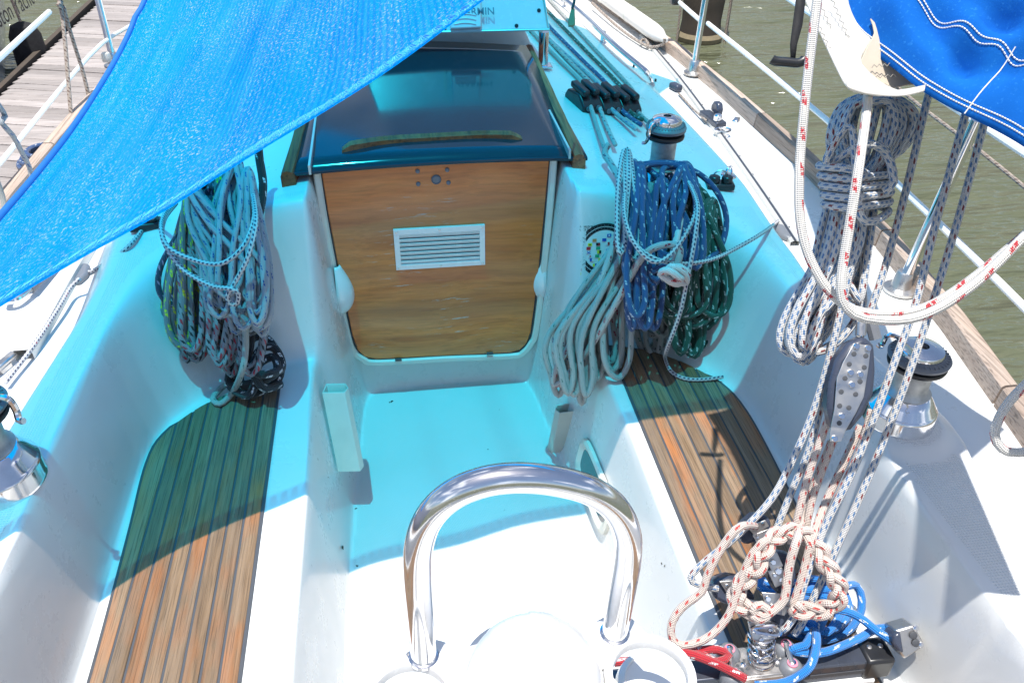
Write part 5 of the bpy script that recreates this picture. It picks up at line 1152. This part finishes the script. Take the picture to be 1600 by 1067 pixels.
MB().box(c+Vector((-.01, .0, .008)), (.022, .04, .018), rz(-.35)).build('foot', M['steel'], MBx, bevel=.003)
# rolled white fender lying on deck
def wpt(px, py, z): return Vector(at(px, py, z=z))
fa, fb_ = wpt(1036, 60, .725), wpt(885, -48, .725); fd = (fb_-fa).normalized()
fe = thing('long_fender', 'long white tubular fender lying on the side deck with its lanyard', 'fender', (fa+fb_)/2)
MB().lathe(fa-fd*.05, [(.010, 0), (.018, .02), (.022, .05), (.040, .12), (.046, .20), (.046, (fb_-fa).length)], frame(fd), 24).build('tube', M['fender'], fe)
for k in (.5, 1.0, 1.6): MB().lathe(fa+fd*k, [(.0462, 0), (.0485, .008), (.0485, .02), (.0462, .028)], frame(fd), 24).build('band', M['cream'], fe)
ln = [wpt(925, 5, .70), wpt(960, 38, .68), wpt(992, 62, .67), wpt(1012, 72, .67), wpt(1008, 62, .68), wpt(1000, 66, .675), wpt(1016, 74, .67), wpt(1036, 70, .70), wpt(1038, 60, .74)]
MB().tube(spline(ln, .03), .008, 8).build('lanyard', M['cord_grey'], fe)

# ------------------------------------------------------------------ stanchions and lifelines
def stanchion(foot, top, label, base=True, parts=()):
    f = Vector(foot); t_ = Vector(top); t = thing('stanchion', label, 'stanchion', f, 'steel stanchions carrying the lifelines')
    MB().tube([f, f.lerp(t_, .5), t_], .0165, 14).build('post', M['chrome'], t)
    if base:
        MB().lathe(f, [(.05, -.004), (.05, .006), (.03, .012), (.024, .06), (.02, .065)], n=24).build('base', M['steel'], t)
    return t
s1f = at(1083, 114, z=.66); s1t = at(1112, -60, x=s1f[0]+.02)
stanchion(s1f, s1t, 'stanchion on the water side deck level with the dark pile')
s2f = at(1406, 452, z=.655); s2t = at(1527, 188, x=s2f[0]+.03); stanchion(s2f, s2t, 'stanchion behind the mainsheet falls topped under the blue cover')
s3t = Vector(at(146, -30, x=-1.42)); s3b = Vector(at(186, 130, x=-1.40)); dd3 = (s3b-s3t).normalized(); s3f = s3t+dd3*((.66-s3t.z)/dd3.z)
s3 = stanchion(s3f, s3t, 'stanchion on the jetty side rising beside the curved edge of the blue sail')
MB().lathe(at(166, 90, x=-1.40), [(.022, -.02), (.026, 0), (.02, .022)], n=12).build('tape_wrap', M['sailcloth'], s3)
def wire(pts, r, label, m='wirewhite', grp='white coated lifelines'):
    return tag(MB().tube(spline(pts, .25), r, 8).build('lifeline', M[m]), label, 'lifeline', grp)
xs = s1f[0]+.015
L1 = [at(1000, -50, x=xs), at(1098, 36, x=xs)]; wire(L1, .011, 'forward length of white lifeline beyond the stanchion by the pile')
wire([at(1106, 37, x=xs), at(1290, 186, x=xs+.02), at(1470, 352, x=xs+.02), at(1640, 520, x=xs)], .011, 'lower white lifeline crossing behind the mainsheet coil')
wire([at(1190, -30, x=xs), at(1265, 20, x=xs), at(1400, 108, x=xs), at(1640, 265, x=xs)], .011, 'upper white lifeline passing under the blue cover')
wire([at(1320, 70, x=xs+.05), at(1440, 168, x=xs+.05), at(1530, 235, x=xs+.05), at(1640, 325, x=xs+.05)], .0055, 'thin pale line between the two lifelines at the right', 'cord_grey', None)
xl = -1.41
wire([at(-60, 145, x=xl+.06), at(0, 90, x=xl+.06), at(77, 19, x=xl+.06)], .011, 'short white lifeline end at the top left corner')
wire([at(-60, 318, x=xl), at(0, 256, x=xl), at(90, 145, x=xl), at(160, 68, x=xl), at(218, 32, x=xl), at(300, -25, x=xl)], .010, 'white lifeline running past the jetty behind the blue sail')
def hang(pts, x, r, label, m='cord_grey'):
    return tag(rope('hanging_line', [at(a, b_, x=x) for a, b_ in pts], r, M[m], .03, 8), label, 'rope')
hang([(88, -12), (96, 4), (90, 8), (98, 12), (92, 2), (96, 18), (101, 60), (106, 120), (113, 210), (118, 300)], -1.38, .0085, 'thin brown flecked line hanging left from the knot over the jetty')
hang([(99, 10), (104, 30), (116, 70), (130, 115), (142, 170), (150, 240)], -1.375, .0085, 'thin brown flecked line hanging right from the knot over the jetty')
hang([(-12, 150), (0, 168), (8, 182), (2, 192), (20, 212), (34, 238), (46, 262), (54, 300)], -1.30, .009, 'grey flecked rope drooping at the left edge over the jetty', 'rope_bluefleck')
hang([(-10, 270), (0, 296), (6, 318), (8, 360)], -1.25, .009, 'short grey rope end at the far left below the drooping rope', 'rope_plain')
bc = Vector(at(74, 250, z=-.08)); pts = []
for k in range(4):
    for j in range(10): a = j*2*math.pi/10; pts.append((bc.x+(.16-k*.02)*math.cos(a), bc.y+(.16-k*.02)*math.sin(a), -.085+k*.022))
tag(rope('dock_line_coil', pts, .016, M['rope_blue'], .03, 8), 'blue dock line coiled on the jetty at the edge of the sail', 'rope coil')

# ------------------------------------------------------------------ blue shade sail
def bez(pts, n): 
    S = spline(pts, .02); d = [0]
    for i in range(1, len(S)): d.append(d[-1]+np.linalg.norm(S[i]-S[i-1]))
    d = np.array(d)/d[-1]; S = np.array(S); return np.stack([np.interp(np.linspace(0, 1, n), d, S[:, k]) for k in range(3)], 1)
TIP = np.array([-.97, .98, 1.14])
aft = bez([TIP, (-.846, 1.156, 1.169), at(0, 480, z=1.222), at(120, 408, z=1.264), at(251, 334, z=1.317), at(390, 246, z=1.39), at(588, 124, z=1.52), at(760, -2, z=1.645), (.433, 1.548, 1.815), (.78, 1.535, 2.06), (1.16, 1.50, 2.32)], 90)
left_ = bez([TIP, (-.951, 1.441, 1.093), at(-5, 348, z=1.07), at(60, 272, z=1.048), at(112, 205, z=1.035), at(158, 135, z=1.05), at(192, 75, z=1.09), at(211, 30, z=1.15), at(220, -20, z=1.23), (-1.28, 4.0, 1.45), (-1.45, 4.9, 1.60)], 70)
right_ = bez([(1.16, 1.50, 2.32), (1.12, 1.95, 2.27), (1.135, 2.5, 2.24), (1.10, 3.1, 2.22), (1.14, 3.55, 2.21), (1.33, 3.82, 2.2)], 70)
fore = bez([(-1.45, 4.9, 1.60), (-.6, 4.65, 1.85), (.3, 4.45, 2.08), (.9, 4.35, 2.15), (1.33, 3.82, 2.2)], 90)
nu, nv = 90, 70; G = np.zeros((nv, nu, 3)); UV = [[None]*nu for _ in range(nv)]
for i in range(nv):
    v = i/(nv-1)
    for j in range(nu):
        u = j/(nu-1)
        Lc = (1-u)*left_[i]+u*right_[i]; Bc = (1-v)*aft[j]+v*fore[j]
        co = (1-u)*(1-v)*aft[0]+u*(1-v)*aft[-1]+(1-u)*v*fore[0]+u*v*fore[-1]
        P = Lc+Bc-co; e = min(u, 1-u, v, 1-v)
        P[2] += -.02*math.sin(math.pi*u)*math.sin(math.pi*v)+.010*math.sin(u*55+v*9)*min(1, e*10)*(1-v)
        G[i, j] = P; UV[i][j] = (float(np.linalg.norm(P-TIP))*.0+u, v*1.1)
# texture follows the pull of the cloth: u across it, v away from the aft edge
ss = thing('shade_sail', 'bright blue woven shade sail stretched over the front of the cockpit', 'shade sail', TIP)
MB().grid([[tuple(p) for p in r_] for r_ in G], UV).build('cloth', M['shade'], ss, angle=180)
MB().tube(left_+np.array([0, 0, .003]), .0105, 8).build('edge_tape', M['hem'], ss, angle=180)
hemv = .055
hg = []; hu = []
for j in range(nu):
    a_ = G[0, j]; b_ = G[2, j]; d = b_-a_; d = d/np.linalg.norm(d)
    hg.append([a_+d*w_+np.array([0, 0, .0035+(.004 if k in (1,) else 0)]) for k, w_ in enumerate((0, .004, .052, .056))]); hu.append([(j/(nu-1), w_*1.0) for w_ in (0, .004, .052, .056)])
MB().grid(hg, hu).build('hem', M['hemcloth'], ss, angle=180)
sh = MB()
for j in range(0, nu-1):
    for k in range(5):
        a_ = G[0, j]*(1-k/5)+G[0, j+1]*k/5; b_ = G[2, j]; d = b_-a_; d = d/np.linalg.norm(d)
        sh.tube([a_+d*.008+np.array([0, 0, .0085]), a_+d*.048+np.array([.001, 0, .0055])], .0010, 4)
stuff(sh.build('hem_stitching', plain('light_blue_thread', (.06, .42, .85), .6), ss))

# ------------------------------------------------------------------ boom, blue cover, sail bunt
bm = thing('boom', 'aluminium boom under the rolled mainsail at the upper right', 'boom', (.78, 1.2, 2.1))
b1, b2 = Vector((.97, .72, 1.48)), Vector(at(1500, -60, d=1.90)); bd = (b1-b2).normalized()
bb = b1+bd*((.74-b1.y)/bd.y); ba = b2-bd*3.0; bm.location = b1; WLOC[bm.name] = b1
MB().tube([ba, bb], .05, 20).build('spar', M['alu'], bm); MB().tube([ba+Vector((0, 0, .06)), bb+Vector((0, .10, .06))], .055, 20).build('rolled_sail', M['sailcloth'], bm)
cv = thing('sail_cover', 'bright blue canvas sail cover with double white stitching at the upper right', 'sail cover', at(1500, 100, d=1.5))
E_ = [(1262, -60), (1300, 0), (1318, 34), (1342, 66), (1375, 92), (1402, 112), (1440, 142), (1480, 166), (1530, 191), (1570, 212), (1610, 236), (1680, 282)]
T_ = [(1420, -160), (1450, -120), (1480, -110), (1520, -100), (1560, -95), (1600, -90), (1640, -80), (1690, -60), (1750, -30), (1800, -10), (1850, 10), (1920, 60)]
Ee = bez([at(x, y, d=1.62-.034*i) for i, (x, y) in enumerate(E_)], 70); Te = bez([at(x, y, d=1.76-.036*i) for i, (x, y) in enumerate(T_)], 70)
g = []; q_ = random.Random(3)
nrmc = np.cross(Te[30]-Ee[30], Ee[45]-Ee[15]); nrmc /= np.linalg.norm(nrmc); nrmc = nrmc if nrmc[2] > 0 else -nrmc
for j in range(46):
    v = j/45; row = []
    for i in range(70):
        u = i/69; p = Ee[i]*(1-v)+Te[i]*v
        w_ = .007*math.sin(u*17+v*4+1.2*math.sin(v*7))+.006*math.sin(u*9-v*12)+.004*math.sin(u*33+v*11)
        dent = -.038*math.exp(-((u-.62)**2/.0016+(v-.16)**2/.004))-.035*math.exp(-((u-.72)**2/.0012+(v-.20)**2/.003))-.034*math.exp(-((u-.50)**2/.003+(v-.24)**2/.004))-.04*math.exp(-((u-.64)**2/.002+(v-.33)**2/.003))+.012*math.sin(v*38+u*9)*math.exp(-(u-.55)**2/.03)
        row.append(p+nrmc*((w_+dent)*min(1, v*6)+.10*math.sin(math.pi*min(1, v))))
    g.append(row)
MB().grid(g).build('canvas', M['cover'], cv, solid=.002, angle=180)
def stitch(v, off=.0):
    j = v*45; j0 = int(j); f = j-j0; m_ = MB(); pts = [Vector(g[j0][i])*(1-f)+Vector(g[j0+1][i])*f+Vector(nrmc)*.0025 for i in range(70)]
    S = spline(pts, .008)
    for i in range(0, len(S)-1, 1): a_, b_ = Vector(S[i]), Vector(S[i+1]); m_.tube([a_, a_.lerp(b_, .72)], .0013, 5)
    return m_.build('stitching', M['thread'], cv)
for v in (.020, .034, .215, .228): stuff(stitch(v))
sa = [Vector(g[j][48]).lerp(Vector(g[j][49]), .5)+Vector(nrmc)*.002 for j in range(0, 12)]
MB().tube(sa, .0012, 5).build('cross_seam', M['thread'], cv)
# the white bunt of sail hanging out of the cover
sb = thing('mainsail_end', 'white folded end of the mainsail sticking out under the blue cover', 'sail', at(1350, 110, d=1.5))
prow = [((1232, -60), (1262, 10), (1285, 60), (1303, 98), (1318, 128), (1328, 140)), ((1265, -60), (1290, 10), (1308, 62), (1320, 100), (1330, 126), (1345, 146)), ((1290, -60), (1315, 10), (1330, 60), (1338, 92), (1340, 112), (1375, 150)), ((1310, -60), (1330, 8), (1350, 44), (1356, 66), (1344, 98), (1398, 148)), ((1330, -60), (1345, 8), (1362, 40), (1372, 62), (1344, 116), (1416, 146))]
sgx = [[at(x, y, d=1.54-.030*j+.015*k) for j, (x, y) in enumerate(row)] for k, row in enumerate(prow)]
def refine(gr, m1=40, m2=30):
    rows = [bez(r_, m1) for r_ in gr]; cols = [bez([rows[k][i] for k in range(len(rows))], m2) for i in range(m1)]; return [[tuple(cols[i][j]) for i in range(m1)] for j in range(m2)]
MB().grid(refine(sgx)).build('folded_cloth', M['sailcloth'], sb, solid=.003, angle=180)
inn = [[(1344, 98), (1352, 118), (1360, 132), (1385, 140)], [(1356, 70), (1372, 100), (1385, 122), (1405, 136)], [(1366, 52), (1390, 84), (1410, 112), (1432, 132)], [(1360, 30), (1400, 70), (1430, 105), (1450, 138)]]
MB().grid(refine([[at(x, y, d=1.47+.01*k) for x, y in row] for k, row in enumerate(inn)])).build('inner_fold', M['liner'], sb, solid=.002, angle=180)
bt = [[(1322, 128), (1350, 138), (1385, 143), (1418, 140), (1446, 134)], [(1326, 138), (1352, 146), (1388, 150), (1416, 149), (1444, 142)], [(1345, 132), (1365, 140), (1390, 144), (1414, 142), (1440, 136)]]
MB().grid(refine([[at(x, y, d=(1.39, 1.37, 1.42)[k]) for x, y in row] for k, row in enumerate(bt)])).build('lower_fold', M['sailcloth'], sb, solid=.003, angle=180)
def zig(p0, p1, d, n, name='zigzag_stitch'):
    m_ = MB(); pts = []
    for k in range(n+1):
        t = k/n; x, y = lerp(p0[0], p1[0], t), lerp(p0[1], p1[1], t); dx, dy = p1[1]-p0[1], -(p1[0]-p0[0]); l_ = math.hypot(dx, dy); s = (1 if k % 2 else -1)*2.2
        pts.append(at(x+dx/l_*s, y+dy/l_*s, d=d))
    return m_.tube(pts, .0009, 4).build(name, M['darkthread'], sb)
zig((1280, 2), (1318, 90), 1.50, 16); zig((1300, 0), (1332, 74), 1.505, 14); zig((1270, 20), (1312, 112), 1.47, 18); zig((1350, 122), (1400, 118), 1.462, 12); zig((1362, 104), (1402, 100), 1.465, 10)
# hanging straps
ts = thing('toggle_strap', 'black webbing strap with a plastic toggle hanging left of the white sail', 'strap', at(1232, 95, d=1.5))
P = [at(x, y, d=1.5) for x, y in ((1254, -40), (1250, 10), (1246, 40), (1240, 70), (1239, 92))]; sx = Vector(RW@np.array([1, .1, 0])); wds = (.0085, .0085, .0085, .006, .004)
MB().grid([[Vector(p)-sx*w_, Vector(p)+sx*w_] for p, w_ in zip(P, wds)]).build('webbing', M['blackcloth'], ts, solid=.003)
MB().tube(spline([at(x, y, d=1.5) for x, y in ((1206, 93), (1212, 96), (1224, 97), (1236, 98), (1246, 99), (1254, 96), (1257, 92))], .004), [.0085]*2+[.0085]*40 if False else .0085, 10).build('toggle', M['black'], ts)
ts = thing('small_tag', 'small olive tag hanging on a cord over the cabin top', 'tag', at(893, 30, d=2.4))
P = [Vector(at(x, y, d=2.4)) for x, y in ((900, -30), (897, 5), (894, 14))]; MB().tube(P, .004, 6).build('tag_cord', M['black'], ts)
plate([(893, 12), (898, 14), (899, 38), (896, 41), (888, 41), (888, 32)], 2.4, .01, 'tag_body', plain('olive_rubber', (.16, .20, .10), .7), ts, .002)
t = thing('lifeline_toggle', 'black toggle at the top edge beside the forward stanchion', 'toggle', at(1056, 0, d=4.5)); MB().box(at(1056, 0, d=4.5), (.055, .05, .05)).build('toggle', M['black'], t, bevel=.01)

# specks of dirt on the sole and small marks
sp = MB(); q_ = random.Random(4)
spots = [(611, 628, 3.5), (652, 619, 1.5), (621, 664, 2), (641, 782, 3.5), (838, 811, 2.2), (762, 702, 1), (767, 730, 1), (563, 748, 1.5), (512, 745, 1.2), (556, 795, 1.5), (533, 855, 3), (580, 816, 1.3), (558, 884, 1.4), (780, 640, .8), (700, 690, .8), (910, 822, 1), (788, 797, .8), (560, 702, 1.5), (1035, 880, 1.2), (1040, 884, 1.5), (1420, 760, 1), (1252, 680, 1.2)]
for x, y, s in spots:
    c = athf(x, y); n_ = hfn(c[0], c[1])
    for k in range(5):
        r_ = s*.0014*q_.uniform(.5, 1.3); o = Vector((q_.uniform(-1, 1), q_.uniform(-1, 1), 0))*s*.0018
        sp.lathe(Vector(c)+o+n_*.0006, [(r_, 0), (r_*.8, .0008), (r_*.1, .001)], frame(n_), 7)
stuff(sp.build('dirt_specks', M['dirtspeck']))
